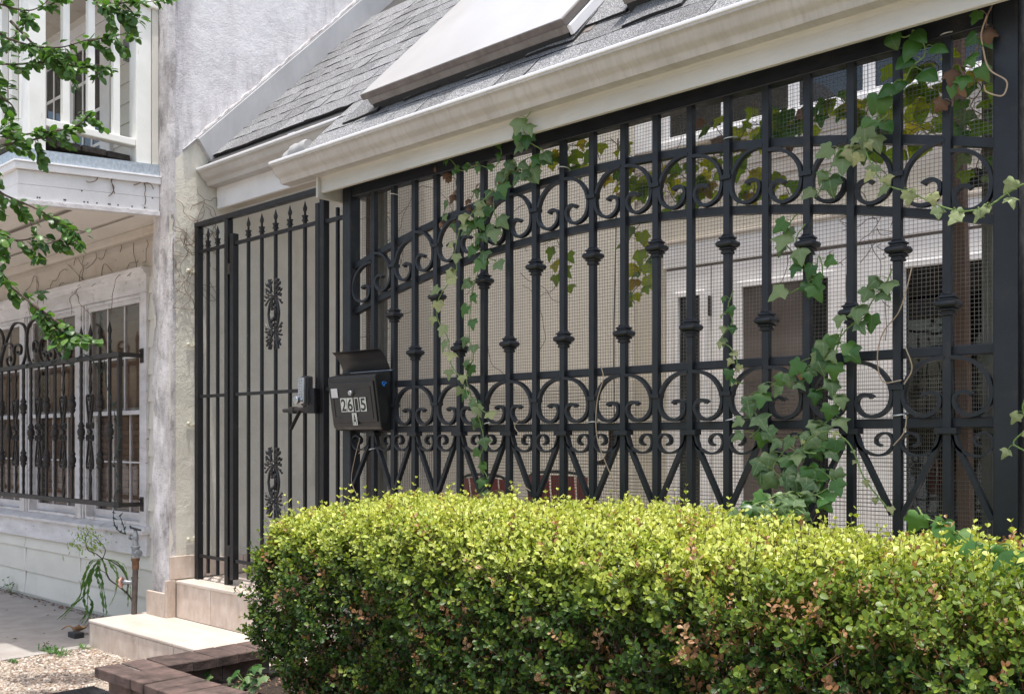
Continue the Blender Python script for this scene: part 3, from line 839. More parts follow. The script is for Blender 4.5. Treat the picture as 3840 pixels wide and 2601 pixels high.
bx = B(p2.x - .06, p2.x + .06, 0.88, 0.935, p2.z - .09, p2.z + .09).build('outlet_box', galvpipe, lh, bevel=0.008)
MB().lathe([(0, 0.02), (0.02, 0.018)], (p2.x, 0.88, p2.z), (0, -1, 0), 10).build('box_cover', galvpipe, bx)
p3 = atY(470, 480, 0.80)
B(p3.x - .13, p3.x + .06, 0.80, 0.835, 2.836, 3.35).build('wall_cabinet', porchwhite, lh, bevel=0.006)

# ================================================================== WINDOW GRILLE
gr = thing('window_grille', 'dark wrought iron burglar grille with scrolls and spear points in front of the left windows', 'window grille', (-7.0, -0.18, 0.78))
GY = -0.18
mb = MB(); mb.box(-9.3, -5.958, GY - .014, GY + .014, 1.695, 1.725); mb.build('top_bar', rustiron, gr, bevel=0.003)
mb = MB(); mb.box(-9.3, -5.958, GY - .014, GY + .014, 0.765, 0.795); mb.build('bottom_bar', rustiron, gr, bevel=0.003)
B(-5.985, -5.957, GY - .013, GY + .013, 0.796, 1.694).build('corner_post', rustiron, gr, bevel=0.003)
for z in (1.71, 0.78):
    B(-5.984, -5.958, GY + .015, -0.036, z - .013, z + .013).build('return_bar', rustiron, gr, bevel=0.003)
    MB().box(-5.99, -5.95, -0.040, -0.034, z - .045, z + .045).lathe([(0, .012), (.012, .008)], (-5.97, -0.04, z + .03), (0, -1, 0), 8).build('mounting_plate', rustiron, gr)
knprof = [(-.062, .010), (-.058, .014), (-.05, .014), (-.046, .020), (-.036, .022), (-.028, .016), (-.022, .022), (-.006, .025), (.006, .025), (.02, .020), (.026, .015), (.034, .021), (.044, .021), (.05, .014), (.058, .014), (.062, .010)]
kn_me = MB().lathe(knprof, (0, 0, 0), n=12).mesh('knuckle', rustiron, 50)
def twisted_bar(x, z0, z1, tw):
    mb = MB(); n = 46; s = 0.0075
    for i in range(n + 1):
        a = tw * i / n
        z = z0 + (z1 - z0) * i / n
        for k in range(4):
            b = a + math.pi / 4 + k * math.pi / 2
            rr = s * 1.41 * (1 + 0.10 * math.sin(i * 2.1))
            mb.v.append((x + math.cos(b) * rr, GY + math.sin(b) * rr, z))
    for i in range(n):
        for k in range(4):
            a = i * 4 + k; b = i * 4 + (k + 1) % 4
            mb.f.append((a, b, b + 4, a + 4))
    mb.f.append((3, 2, 1, 0)); mb.f.append((n * 4, n * 4 + 1, n * 4 + 2, n * 4 + 3))
    return mb
def spear(mb, x, y, z, h, r=0.012, flip=1):
    mb.lathe([(0, r * .8), (h * .35, r * .75), (h * .5, r * 1.25), (h * .62, r * 1.0), (h, 0.0006)], (x, y, z), n=6)
def scroll_motif():
    mb = MB()
    for sx in (-1, 1):
        # four mirrored S scrolls clamped at mid height
        for sz in (-1, 1):
            P = [(0.006, 0.02), (0.022, 0.055), (0.042, 0.052), (0.044, 0.028), (0.030, 0.022), (0.026, 0.036)]
            mb.flat(catmull([(sx * u, 0, sz * v) for u, v in P], 5), 0.006, 0.014, (0, 1, 0))
            P = [(0.008, 0.0), (0.014, 0.06), (0.045, 0.19), (0.040, 0.235), (0.018, 0.235), (0.012, 0.208), (0.028, 0.203)]
            mb.flat(catmull([(sx * u, 0, sz * v) for u, v in P], 5), 0.006, 0.014, (0, 1, 0))
    mb.box(-.02, .02, -.010, .010, -.010, .010)
    mb.box(-.03, .03, -.008, .008, .212, .222).box(-.03, .03, -.008, .008, -.222, -.212)
    return mb.mesh('scroll_motif', rustiron, 50)
sm_me = scroll_motif()
gx = [-5.9675 - 0.1376 * (k + 1) for k in range(24)]
for k, x in enumerate(gx):
    kind_ = k % 3
    top = 1.694
    mb = twisted_bar(x, 0.796, top, 14.0 if kind_ == 2 else 0.6)
    bar = mb.build('twisted_bar' if kind_ == 2 else 'bar', rustiron, gr)
    if kind_ == 0:
        inst('knuckle', kn_me, bar, Matrix.Translation((x, GY, 1.235)))
    elif kind_ == 1:
        inst('knuckle', kn_me, bar, Matrix.Translation((x, GY, 1.42)))
        inst('knuckle', kn_me, bar, Matrix.Translation((x, GY, 1.05)))
    else:
        inst('scroll_motif', sm_me, bar, Matrix.Translation((x, GY - .003, 1.235)))
    if k < 4:
        m2 = MB()
        m2.beam((x, GY, 1.725), (x, GY, 1.80), 0.014, 0.014)
        spear(m2, x, GY, 1.80, 0.13)
        m2.tube(catmull([(x + .002, GY, 1.775), (x + .018, GY - .004, 1.775), (x + .028, GY - .006, 1.80), (x + .040, GY - .006, 1.798)], 4), [.006] * 12 + [.002], 5)
        m2.build('spear_head', rustiron, bar, smooth=40)
def gpx(L):  # photo points on the plane of the grille
    return catmull([atY(x, y, GY) for x, y in L], 6)
def z7(L): return [(x * 0.4465, 1180 + y * 0.4465) for x, y in L]
for L in ([(5, 440), (25, 330), (60, 210), (110, 90), (160, 68), (205, 95), (228, 180), (222, 300), (205, 380), (185, 425), (150, 432)],
          [(320, 405), (285, 420), (250, 390), (230, 290), (228, 180), (245, 90), (290, 40), (345, 38), (385, 75), (420, 190), (470, 280), (525, 375), (560, 385), (590, 350), (606, 260), (595, 215), (560, 190), (532, 215), (530, 270), (550, 295), (566, 275), (558, 255), (545, 262)],
          [(10, 440), (20, 300), (50, 250), (95, 250), (122, 320), (118, 400), (95, 440), (68, 425), (60, 375), (75, 352), (92, 365), (88, 388)],
          [(120, 330), (125, 270), (150, 248), (178, 270), (175, 320), (150, 330), (148, 305)],
          [(325, 330), (325, 270), (300, 220), (282, 245), (285, 300), (300, 305), (306, 290)],
          [(330, 300), (345, 220), (385, 190), (430, 220), (460, 300), (455, 375), (420, 395), (398, 360), (405, 325), (425, 325), (425, 355)],
          [(330, 310), (345, 370), (370, 400), (398, 375), (395, 320), (375, 310), (368, 330), (382, 345)],
          [(-120, 440), (-100, 330), (-60, 180), (-10, 120), (30, 200), (20, 330), (-10, 430)]):
    MB().flat(gpx(z7(L)), 0.013, 0.018, (0, 1, 0)).build('crest_scroll', rustiron, gr, smooth=45)

# string lights draped over the grille
sl_t = thing('string_lights', 'green string of small unlit holiday lights wound round the window grille corner post', 'string lights', (-5.97, -0.2, 1.2))
wp = [(-7.4, GY - .02, 1.70), (-7.25, GY - .02, 1.735), (-7.05, GY - .02, 1.69), (-6.8, GY - .02, 1.735), (-6.62, GY - .02, 1.68), (-6.45, GY - .02, 1.735), (-6.28, GY - .02, 1.675), (-6.18, GY - .022, 1.60), (-6.13, GY - .02, 1.66),
      (-6.10, GY - .02, 1.52), (-6.02, GY - .022, 1.42), (-5.965, GY - .024, 1.30), (-5.94, GY - .01, 1.22), (-5.95, GY - .02, 1.12), (-5.995, GY - .022, 1.05), (-5.96, GY - .024, 0.97), (-5.935, GY - .012, 0.90), (-5.99, GY - .022, 0.84), (-6.0, GY - .02, 0.76),
      (-6.03, GY - .01, 0.72), (-6.055, GY + .01, 0.655), (-6.04, GY + .03, 0.615), (-5.99, GY + .04, 0.602), (-5.955, GY + .03, 0.612), (-5.935, GY + .01, 0.655), (-5.945, GY - .01, 0.72)]
wpp = catmull(wp, 10)
mb = MB(); mb.tube([p + Vector((math.sin(i * 1.1) * .004, -.002, math.cos(i * 1.1) * .004)) for i, p in enumerate(wpp)], 0.0019, 5)
mb.tube([p + Vector((-math.sin(i * 1.1) * .004, -.002, -math.cos(i * 1.1) * .004)) for i, p in enumerate(wpp)], 0.0019, 5)
mb.build('wire', litgreen, sl_t)
bul = MB().lathe([(0, .0045), (.014, .0052), (.016, .0036), (.024, .0032), (.034, .0008)], (0, 0, 0), n=7).mesh('bulb', litgreen, 40)
for i in range(4, len(wpp), 7):
    M = Matrix.Translation(wpp[i] + Vector((0, -.006, 0))) @ Matrix.Rotation(rnd.uniform(0.6, 2.4), 4, 'Y') @ Matrix.Rotation(rnd.uniform(-.6, .6), 4, 'X')
    inst('bulb', bul, sl_t, M)
# ================================================================== SHINGLED PORCH ROOF
rf = thing('porch_roof', 'grey shingled porch roof with white gutters and raised skylights over the iron fence', 'roof', (-3.0, 0.5, 2.5))
S2 = math.sqrt(0.5)
def RP(X, s, h=0.0):   # point on the roof: s metres up the slope from the line Y=0, h off the surface
    return Vector((X, s * S2 - h * S2, 2.75 + s * S2 + h * S2))
def roofbox(x0, x1, s0, s1, h0, h1, mb=None):
    mb = mb or MB()
    vs = [RP(x, s, h) for h in (h0, h1) for x, s in ((x0, s0), (x1, s0), (x1, s1), (x0, s1))]
    return mb.add(vs, [(0, 3, 2, 1), (4, 5, 6, 7), (0, 1, 5, 4), (1, 2, 6, 5), (2, 3, 7, 6), (3, 0, 4, 7)])
STOP = 2.35
roofbox(-5.409, -4.0, 0.10, STOP, -0.05, -0.006).build('roof_deck', darkfelt, rf)
roofbox(-3.9995, 0.60, -0.28, STOP, -0.05, -0.006).build('roof_deck', darkfelt, rf)
roofbox(-5.409, 0.60, 0.20, STOP, -0.072, -0.0505).build('porch_ceiling', deckunder, rf)
# ridge fall on the far side
MB().xprism([(STOP * S2, 2.75 + STOP * S2), (STOP * S2 + .03, 2.75 + STOP * S2), (STOP * S2 + .03, 2.65 + STOP * S2), (STOP * S2, 2.62 + STOP * S2)], -5.4, .6).build('ridge_board', fasciam, rf)
# shingles
EXPO = 0.1485
sh_cache = {}
def shingle_me(wd, var):
    k = (wd, var)
    if k not in sh_cache:
        r2 = random.Random(hash(k) % 1000)
        mb = MB()
        n = 4
        L = 0.215
        xs_ = [-wd / 2 + wd * i / n for i in range(n + 1)]
        lift = [r2.uniform(0, .005) for _ in xs_]
        sk = r2.uniform(-.004, .004)
        for i, x in enumerate(xs_):
            e = r2.uniform(-.003, .003)
            mb.v += [(x, e + sk * x, 0.0), (x, e + sk * x, 0.0105 + lift[i]), (x, L, 0.0035), (x, L, 0.0)]
        for i in range(n):
            a = i * 4; b = a + 4
            mb.f += [(a, b, b + 1, a + 1), (a + 1, b + 1, b + 2, a + 2), (a + 2, b + 2, b + 3, a + 3), (a, a + 3, b + 3, b)]
        mb.f += [(0, 1, 2, 3), (n * 4 + 3, n * 4 + 2, n * 4 + 1, n * 4)]
        me = mb.mesh('shingle', shingle)
        me.materials.append(shingle_edge)
        for p in me.polygons:
            if abs(p.normal.z) < .6:
                p.material_index = 1
        sh_cache[k] = me
    return sh_cache[k]
BAS = Matrix(((1, 0, 0), (0, S2, -S2), (0, S2, S2))).to_4x4()   # local x, up-slope, off-slope
WD = (0.16, 0.205, 0.25, 0.30)
sky_foot = [(-3.66, -2.42), (-2.235, -0.95)]
nsh = 0
for c in range(-2, 15):
    s0 = c * EXPO + 0.02
    for (xa_, xb_, smin) in ((-5.374, -4.004, 0.10), (-4.012, 0.35, -0.30)):
        if s0 < smin - .06:
            continue
        x = xa_
        while x < xb_ - .03:
            wd = rnd.choice(WD)
            wq = min(wd, xb_ - x)
            if wq < wd:
                wq = max([q for q in WD if q <= xb_ - x + .02] or [0.16])
            xc = x + wq / 2
            hid = any(a + .02 < xc - wq / 2 and xc + wq / 2 < b - .02 for a, b in sky_foot) and s0 > -0.02
            vis = not (s0 > 1.55 and xc > -3.4) and xc < -0.2 and not (xc > -1.4 and s0 > 0.05) and not (s0 > 1.75)
            if not hid and vis:
                M = Matrix.Translation(RP(xc, s0 + rnd.uniform(-.004, .004), 0.0015)) @ BAS @ Matrix.Rotation(R(1.6), 4, 'X') @ Matrix.Rotation(rnd.uniform(-.006, .006), 4, 'Z')
                inst('shingle', shingle_me(wq, rnd.randrange(3)), rf, M)
                nsh += 1
            x += wq + 0.003
# curled lifted shingles near the skylights
for X, s, r_ in ((-2.36, 0.02, 5), (-2.33, 0.13, 6), (-3.72, -0.10, 3), (-2.9, -0.075, 3.5), (-2.05, -0.12, 3), (-3.3, -0.07, 4), (-2.55, -0.085, 5)):
    M = Matrix.Translation(RP(X, s, 0.012)) @ BAS @ Matrix.Rotation(R(r_), 4, 'X') @ Matrix.Rotation(R(rnd.uniform(-3, 3)), 4, 'Z')
    inst('shingle', shingle_me(0.25, rnd.randrange(3)), rf, M, label='curled lifted shingle beside a skylight')
# skylights
def skylight(x0, x1, s0, s1, label=None):
    sk = roofbox(x0 - .004, x1 + .004, s0 - .010, s1, 0.0, 0.044).build('skylight', rubber, rf, label=label)  # base tier coloured black to paint in the shadow below the curb
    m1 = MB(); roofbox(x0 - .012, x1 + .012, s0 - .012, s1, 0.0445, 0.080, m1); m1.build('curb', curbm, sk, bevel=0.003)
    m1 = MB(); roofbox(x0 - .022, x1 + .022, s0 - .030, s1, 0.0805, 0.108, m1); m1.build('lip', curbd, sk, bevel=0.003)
    # slightly domed lid
    mb = MB(); n = 14
    for i in range(n + 1):
        for j in range(n + 1):
            u, v = i / n, j / n
            h = 0.110 + 0.026 * (1 - (2 * u - 1) ** 4) * (1 - (2 * v - 1) ** 4)
            mb.v.append(RP(x0 - .018 + (x1 - x0 + .036) * u, s0 - .026 + (s1 - s0 + .026) * v, h))
    for i in range(n):
        for j in range(n):
            a = i * (n + 1) + j
            mb.f.append((a, a + n + 1, a + n + 2, a + 1))
    m2 = MB(); roofbox(x0 - .018, x1 + .018, s0 - .026, s1, 0.1082, 0.1105, m2)
    mb.add(m2.v, m2.f)
    mb.build('lid', skyl, sk, smooth=35)
    m1 = MB(); roofbox(x1 + .0125, x1 + .030, s0 - .010, s1, 0.034, 0.072, m1); m1.build('side_trim', rimm, sk, bevel=0.002)
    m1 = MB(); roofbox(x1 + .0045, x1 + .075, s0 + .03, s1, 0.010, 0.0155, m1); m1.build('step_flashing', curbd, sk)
    return sk
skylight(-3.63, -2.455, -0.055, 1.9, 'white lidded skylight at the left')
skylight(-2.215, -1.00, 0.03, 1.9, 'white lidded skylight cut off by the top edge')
# gutters
def gutter(x0, x1, yb, zt, par, capl=True):
    # K profile, yb back plane, zt rim height
    prof = [(0, 0), (-.058, 0), (-.064, .008), (-.066, .018), (-.074, .026), (-.090, .034), (-.100, .046), (-.106, .062), (-.112, .070), (-.124, .074), (-.126, .084)]
    zb = zt - .090
    outer = [(yb + u, zb + v) for u, v in prof]
    inner = [(yb + u + .0025, zb + v + .0025) for u, v in prof]
    poly = outer + list(reversed(inner))
    gt = MB()
    n = len(outer)
    vs = [(x, y, z) for x in (x0, x1) for y, z in outer] + [(x, y, z) for x in (x0, x1) for y, z in inner]
    fs = []
    for i in range(n - 1):
        fs.append((i, i + 1, n + i + 1, n + i))
        fs.append((2 * n + i, 3 * n + i, 3 * n + i + 1, 2 * n + i + 1))
    gt.add(vs, fs)
    gt.box(x0, x1, yb - .0005, yb + .002, zb, zt)
    # end cap on the left
    cap = outer + [(yb, zt)]
    gt.xprism(cap, x0, x0 + .002)
    go = gt.build('gutter', gutterm, par, smooth=35)
    B(x0 - .002, x1, yb - .131, yb - .112, zt - .0065, zt + .006).build('gutter_rim', rimm, go, bevel=0.003)
    return go
g1 = gutter(-4.207, 0.6, -0.132, 2.535, rf)
g2 = gutter(-5.405, -4.004, 0.150, 2.785, rf)
B(-4.46, -4.40, 0.017, 0.040, 2.7775, 2.7935).build('gutter_joint', rimm, g2, bevel=0.003)
# drip edge under the shingles
roofbox(-5.40, -4.004, 0.090, 0.115, -0.03, -0.0055).build('drip_edge', curbd, rf)
roofbox(-4.0, 0.6, -0.295, -0.2805, -0.03, -0.004).build('drip_edge', darkfelt, rf)
# white ribbed downspout elbow between the gutters
el_ = MB()
pts = [Vector((-4.175, -0.180, 2.48)), Vector((-4.155, -0.178, 2.545)), Vector((-4.095, -0.172, 2.582)), Vector((-4.00, -0.165, 2.590))]
pp = catmull(pts, 8)
el_.tube(pp, [0.040 + (0.004 if (i // 3) % 2 else 0) for i in range(len(pp))], 14)
el_.build('downspout_elbow', skyl, rf, smooth=50, label='white ribbed elbow draining the upper gutter into the lower one')
# fascias and end board
B(-3.958, 0.6, -0.131, -0.112, 2.370, 2.560).build('fascia_board', fasciam, rf, bevel=0.003)
B(-3.975, -3.9585, -0.150, 0.045, 2.345, 2.530).build('end_board', fasciam, rf, bevel=0.003)
B(-3.958, 0.6, -0.1115, 0.03, 2.455, 2.470).build('soffit_board', deckunder, rf)
MB().xprism([(-0.134, 2.440), (-0.131, 2.430), (-0.1315, 2.452), (-.150, 2.452)], -3.958, 0.6).build('bed_moulding', fasciam, rf)
B(-5.402, -3.976, 0.152, 0.172, 2.570, 2.790).build('fascia_board', whitewood, rf, bevel=0.003)
B(-5.402, -3.976, 0.1725, 0.30, 2.6, 2.615).build('soffit_board', deckunder, rf)
B(-3.974, -3.9605, 0.046, 0.175, 2.38, 2.74).build('end_board', fasciam, rf)

# ================================================================== IRON FENCE
fn = thing('iron_fence', 'heavy black wrought iron fence panel with scrolls and knuckled bars behind the hedge', 'fence', (-2.4, 0, 0.35))
def fpost(x0, x1, y0, y1, lab=None):
    return B(x0, x1, y0, y1, 0.35, 2.455).build('fence_post', iron, fn, bevel=0.006, label=lab)
fpost(-3.936, -3.872, -0.022, 0.042)
fpost(-0.936, -0.868, -0.022, 0.046)
B(-0.845, -0.790, -0.02, 0.05, 0.35, 2.6).build('fence_post', iron, fn, bevel=0.006)
B(-3.871, -0.937, -0.014, 0.036, 2.357, 2.454).build('top_beam', iron, fn, bevel=0.004)
XC = -2.405
def zu(x): return 1.18 + 1.043 - 0.0916 * (x - XC) ** 2
def zl(x): return 1.18 + 0.823 - 0.0916 * (x - XC) ** 2
def arch(fz, name, y0, y1, h):
    mb = MB(); n = 60
    P = [(-3.8715 + (3.8715 - .9365) * i / n) for i in range(n + 1)]
    for x in P:
        z = fz(x)
        mb.v += [(x, y0, z - h / 2), (x, y1, z - h / 2), (x, y1, z + h / 2), (x, y0, z + h / 2)]
    for i in range(n):
        for k in range(4):
            a = i * 4 + k; b = i * 4 + (k + 1) % 4
            mb.f.append((a, b, b + 4, a + 4))
    mb.f += [(3, 2, 1, 0), (n * 4, n * 4 + 1, n * 4 + 2, n * 4 + 3)]
    return mb.build(name, iron, fn, smooth=30)
arch(zu, 'upper_arch_rail', 0.004, 0.034, 0.028)
arch(zl, 'lower_arch_rail', 0.004, 0.034, 0.028)
zA, zB, zD = 1.18 + 0.262, 1.18 + 0.051, 0.42
for z in (zA, zB, zD):
    B(-3.8715, -0.9365, 0.004, 0.034, z - .015, z + .015).build('rail', iron, fn, bevel=0.003)
nb = 19
bx_ = [-3.716 + 2.6514 * i / 18 for i in range(nb)]
HB = 0.0125
bar_me = B(-HB, HB, -HB, HB, 0.0, 1.95).mesh('bar', iron)
kprof = [(-.034, .0140), (-.032, .0185), (-.027, .0190), (-.025, .0165), (-.021, .0168), (-.018, .0235), (-.015, .0240), (-.012, .0210), (-.009, .0280), (-.003, .0325), (.004, .0330), (.010, .0290), (.013, .0205), (.017, .0200), (.020, .0245), (.024, .0240), (.027, .0175), (.034, .0140)]
kn2 = MB().sqlathe(kprof, 0, 0, 0, 0.16).mesh('knuckle', iron, 42)
col_me = B(-.0215, .0215, -.021, .016, -.0075, .0075).mesh('collar', iron)
fcol_me = B(-.031, .031, -.025, .016, -.0085, .0085).mesh('fan_collar', iron)
def scroll_path(x_odd, x_even, z0, z1, nrm):
    # x_odd: face of the bar where the scroll starts at the top, x_even: face of the bar with the collar
    Wd = x_even - x_odd; H = z1 - z0
    P = [(-.04, 1.0), (.12, .995), (.36, .96), (.62, .86), (.84, .68), (.945, .48), (.955, .34), (.90, .19), (.76, .075), (.55, .01), (.33, .015), (.15, .10), (.065, .235), (.11, .35), (.26, .405), (.42, .385), (.47, .345)]
    pts = [Vector((x_odd + Wd * u, -0.004, z0 + H * v)) for u, v in P]
    return catmull(pts, 5)
def scroll_th(n, t):
    return [t * (1 - 0.0 * i / n) for i in range(n - 5)] + [t * 1.05, t * 1.15, t * 1.3, t * 1.35, t * 1.2]
fn_bars = []
for i, x in enumerate(bx_):
    bo = inst('bar', bar_me, fn, Matrix.Translation((x, 0, 0.41)) @ Matrix.Rotation(rnd.uniform(-.0012, .0012), 4, 'Y') @ Matrix.Rotation(rnd.uniform(-.02, .02), 4, 'Z'))
    md = bo.modifiers.new('bevel', 'BEVEL'); md.width = 0.002; md.segments = 2
    fn_bars.append(bo)
    odd = (i % 2 == 0)     # bars 1,3,.. of the panel
    kz = 1.577 if odd else zl(x) - 0.118
    inst('knuckle', kn2, bo, Matrix.Translation((x, 0, kz)))
    if odd:
        inst('fan_collar', fcol_me, bo, Matrix.Translation((x, 0, 1.208)))
    else:
        inst('collar', col_me, bo, Matrix.Translation((x, 0, (zu(x) + zl(x)) / 2 + .0)))
        inst('collar', col_me, bo, Matrix.Translation((x, 0, (zA + zB) / 2 + .004)))
DP = 0.021
for i in range(nb + 1):
    xl = bx_[i - 1] + HB if i > 0 else -3.873
    xr = bx_[i] - HB if i < nb else -0.937
    odd_on_left = (i > 0 and (i - 1) % 2 == 0)
    xo, xe = (xl, xr) if odd_on_left else (xr, xl)
    # upper scroll sits between the arches, measured at mid gap
    xm = (xl + xr) / 2
    z0, z1 = zl(xm) + .0205, zu(xm) - .019
    P = scroll_path(xo, xe, z0, z1, 0)
    MB().flat(P, scroll_th(len(P), 0.0115), DP, (0, 1, 0)).build('scroll', iron, fn, smooth=45)
    P = scroll_path(xo, xe, zB + .021, zA - .020, 0)
    MB().flat(P, scroll_th(len(P), 0.0115), DP, (0, 1, 0)).build('scroll', iron, fn, smooth=45)
    # fan: brace and small curl from the odd bar
    sg = 1 if xe > xo else -1
    Wd = abs(xe - xo)
    MB().flat([Vector((xo + sg * .006, -.004, 1.199)), Vector((xo + sg * .022, -.004, 1.15)), Vector((xe - sg * .004, -.004, 0.955))], 0.0150, DP, (0, 1, 0)).build('fan_brace', iron, fn, smooth=30)
    Q = [(.03, .0), (.10, -.030), (.26, -.048), (.52, -.061), (.79, -.058), (.965, -.038), (.985, -.012), (.87, .004), (.70, .004), (.58, -.008), (.575, -.024), (.70, -.033)]
    pts = catmull([Vector((xo + sg * Wd * u, -.004, 1.196 + v)) for u, v in Q], 5)
    MB().flat(pts, 0.0075, DP, (0, 1, 0)).build('fan_curl', iron, fn, smooth=45)
# wire cloth behind the bars
def meshcloth():
    vs = []; fs = []
    t = 0.00068
    def strip(pts, ax):
        b = len(vs)
        for p in pts:
            if ax == 'v':
                vs.extend([(p[0] - t, p[1] - t, p[2]), (p[0] + t, p[1] - t, p[2]), (p[0], p[1] + t, p[2])])
            else:
                vs.extend([(p[0], p[1] - t, p[2] - t), (p[0], p[1] - t, p[2] + t), (p[0], p[1] + t, p[2])])
        for i in range(len(pts) - 1):
            for k in range(3):
                a = b + i * 3 + k; c = b + i * 3 + (k + 1) % 3
                fs.append((a, c, c + 3, a + 3))
    def w_(x, z): return 0.046 + 0.004 * math.sin(x * 3.1) * math.sin(z * 4) 
    P_ = 0.0127
    nx = int((3.865 - .94) / P_); nz = int((2.36 - .40) / P_)
    for i in range(nx + 1):
        x = -3.865 + i * P_
        strip([(x + .0012 * math.sin(z_ * 9 + i * .7), w_(x, z_), z_) for z_ in [0.40 + k * 0.14 for k in range(15)]], 'v')
    for j in range(nz + 1):
        z_ = 0.40 + j * P_
        strip([(x, w_(x, z_) + .0007, z_ + .0012 * math.sin(x * 8 + j * .6)) for x in [-3.865 + k * 0.1463 for k in range(21)]], 'h')
    # second, overlapping sheet low down
    for i in range(nx + 1):
        x = -3.862 + i * P_ * 1.003
        strip([(x + .004, 0.056, z_) for z_ in (0.40, 0.95, 1.40)], 'v')
    for j in range(int(1.0 / P_)):
        z_ = 0.404 + j * P_
        strip([(x, 0.0565, z_ + .004 * math.sin(x)) for x in [-3.865 + k * 0.325 for k in range(10)]], 'h')
    mb = MB(); mb.v = vs; mb.f = fs
    me = mb.mesh('wire_mesh', wirem)
    o = inst('wire_mesh', me, fn)
    o['kind'] = 'stuff'
meshcloth()
for x, y in ((1479, 731), (2113, 633), (1834, 1585), (2745, 1571), (3373, 1553), (2738, 518), (1401, 1683), (3555, 128), (2225, 1585)):
    p = atY(x, y, 0.0)
    ring = [Vector((p.x + .022 * math.cos(a), .004 + .026 * math.sin(a), p.z + .004 * math.cos(a * 1 + x))) for a in [k * math.pi / 9 for k in range(19)]]
    MB().tube(ring, 0.0022, 6).build('wire_tie', tiem, fn, smooth=60)

# ================================================================== ENTRY GATE
gs = thing('gate_surround', 'black iron gate frame with narrow fixed side panels between stucco wall and fence', 'gate frame', (-4.7, 0, 0.366))
B(-5.362, -5.322, -0.016, 0.02, 0.367, 2.424).build('frame_post', gateiron, gs, bevel=0.003)
B(-5.030, -4.992, -0.018, 0.018, 0.367, 2.424).build('frame_post', gateiron, gs, bevel=0.003)
B(-4.130, -4.092, -0.018, 0.018, 0.367, 2.424).build('frame_post', gateiron, gs, bevel=0.003)
B(-5.362, -4.00, -0.018, 0.018, 2.4245, 2.454).build('top_rail', gateiron, gs, bevel=0.003)
zr = [2.28, 1.436, 0.505]
for z in zr:
    B(-5.3215, -5.0305, -0.010, 0.010, z - .009, z + .009).build('side_rail', gateiron, gs, bevel=0.002)
for z in (2.275, 1.436):
    B(-4.0915, -3.9365, -0.010, 0.010, z - .010, z + .010).build('side_rail', gateiron, gs, bevel=0.002)
def gspear(mb, x, z):
    mb.box(x - .012, x + .012, -.012, .012, z, z + .007).box(x - .0095, x + .0095, -.0095, .0095, z + .007, z + .024).box(x - .012, x + .012, -.012, .012, z + .024, z + .031)
    mb.lathe([(0, .0065), (.026, .0062), (.034, .0115), (.042, .0095), (.076, .0006)], (x, 0, z + .030), n=6)
    for sx in (-1, 1):
        mb.tube([(x + sx * .005, 0, z + .052), (x + sx * .013, 0, z + .060), (x + sx * .018, 0, z + .074)], [.0045, .0035, .001], 5)
def gbar(x, z0, par, top, sp=True):
    mb = MB().box(x - .0080, x + .0080, -.0080, .0080, z0, top)
    b = mb.build('gate_bar', gateiron, par, bevel=0.0015)
    if sp:
        m2 = MB(); gspear(m2, x, top); m2.build('spear_head', gateiron, b, smooth=35)
    return b
for x in (-5.233, -5.128):
    gbar(x, 0.41, gs, 2.303)
gbar(-4.0, 0.40, gs, 2.33, False)
# wall brackets with round bolt heads
for z in (2.18, 1.745, 1.28, 0.60):
    m2 = MB().box(-5.405, -5.401, -0.045, 0.045, z - .014, z + .014)
    m2.box(-5.401, -5.363, -0.004, 0.006, z - .01, z + .01)
    for y in (-.033, .033):
        m2.lathe([(0, .009), (.005, .008), (.009, .004)], (-5.401, y, z), (1, 0, 0), 10)
    m2.build('wall_bracket', cream_stucco, gs)

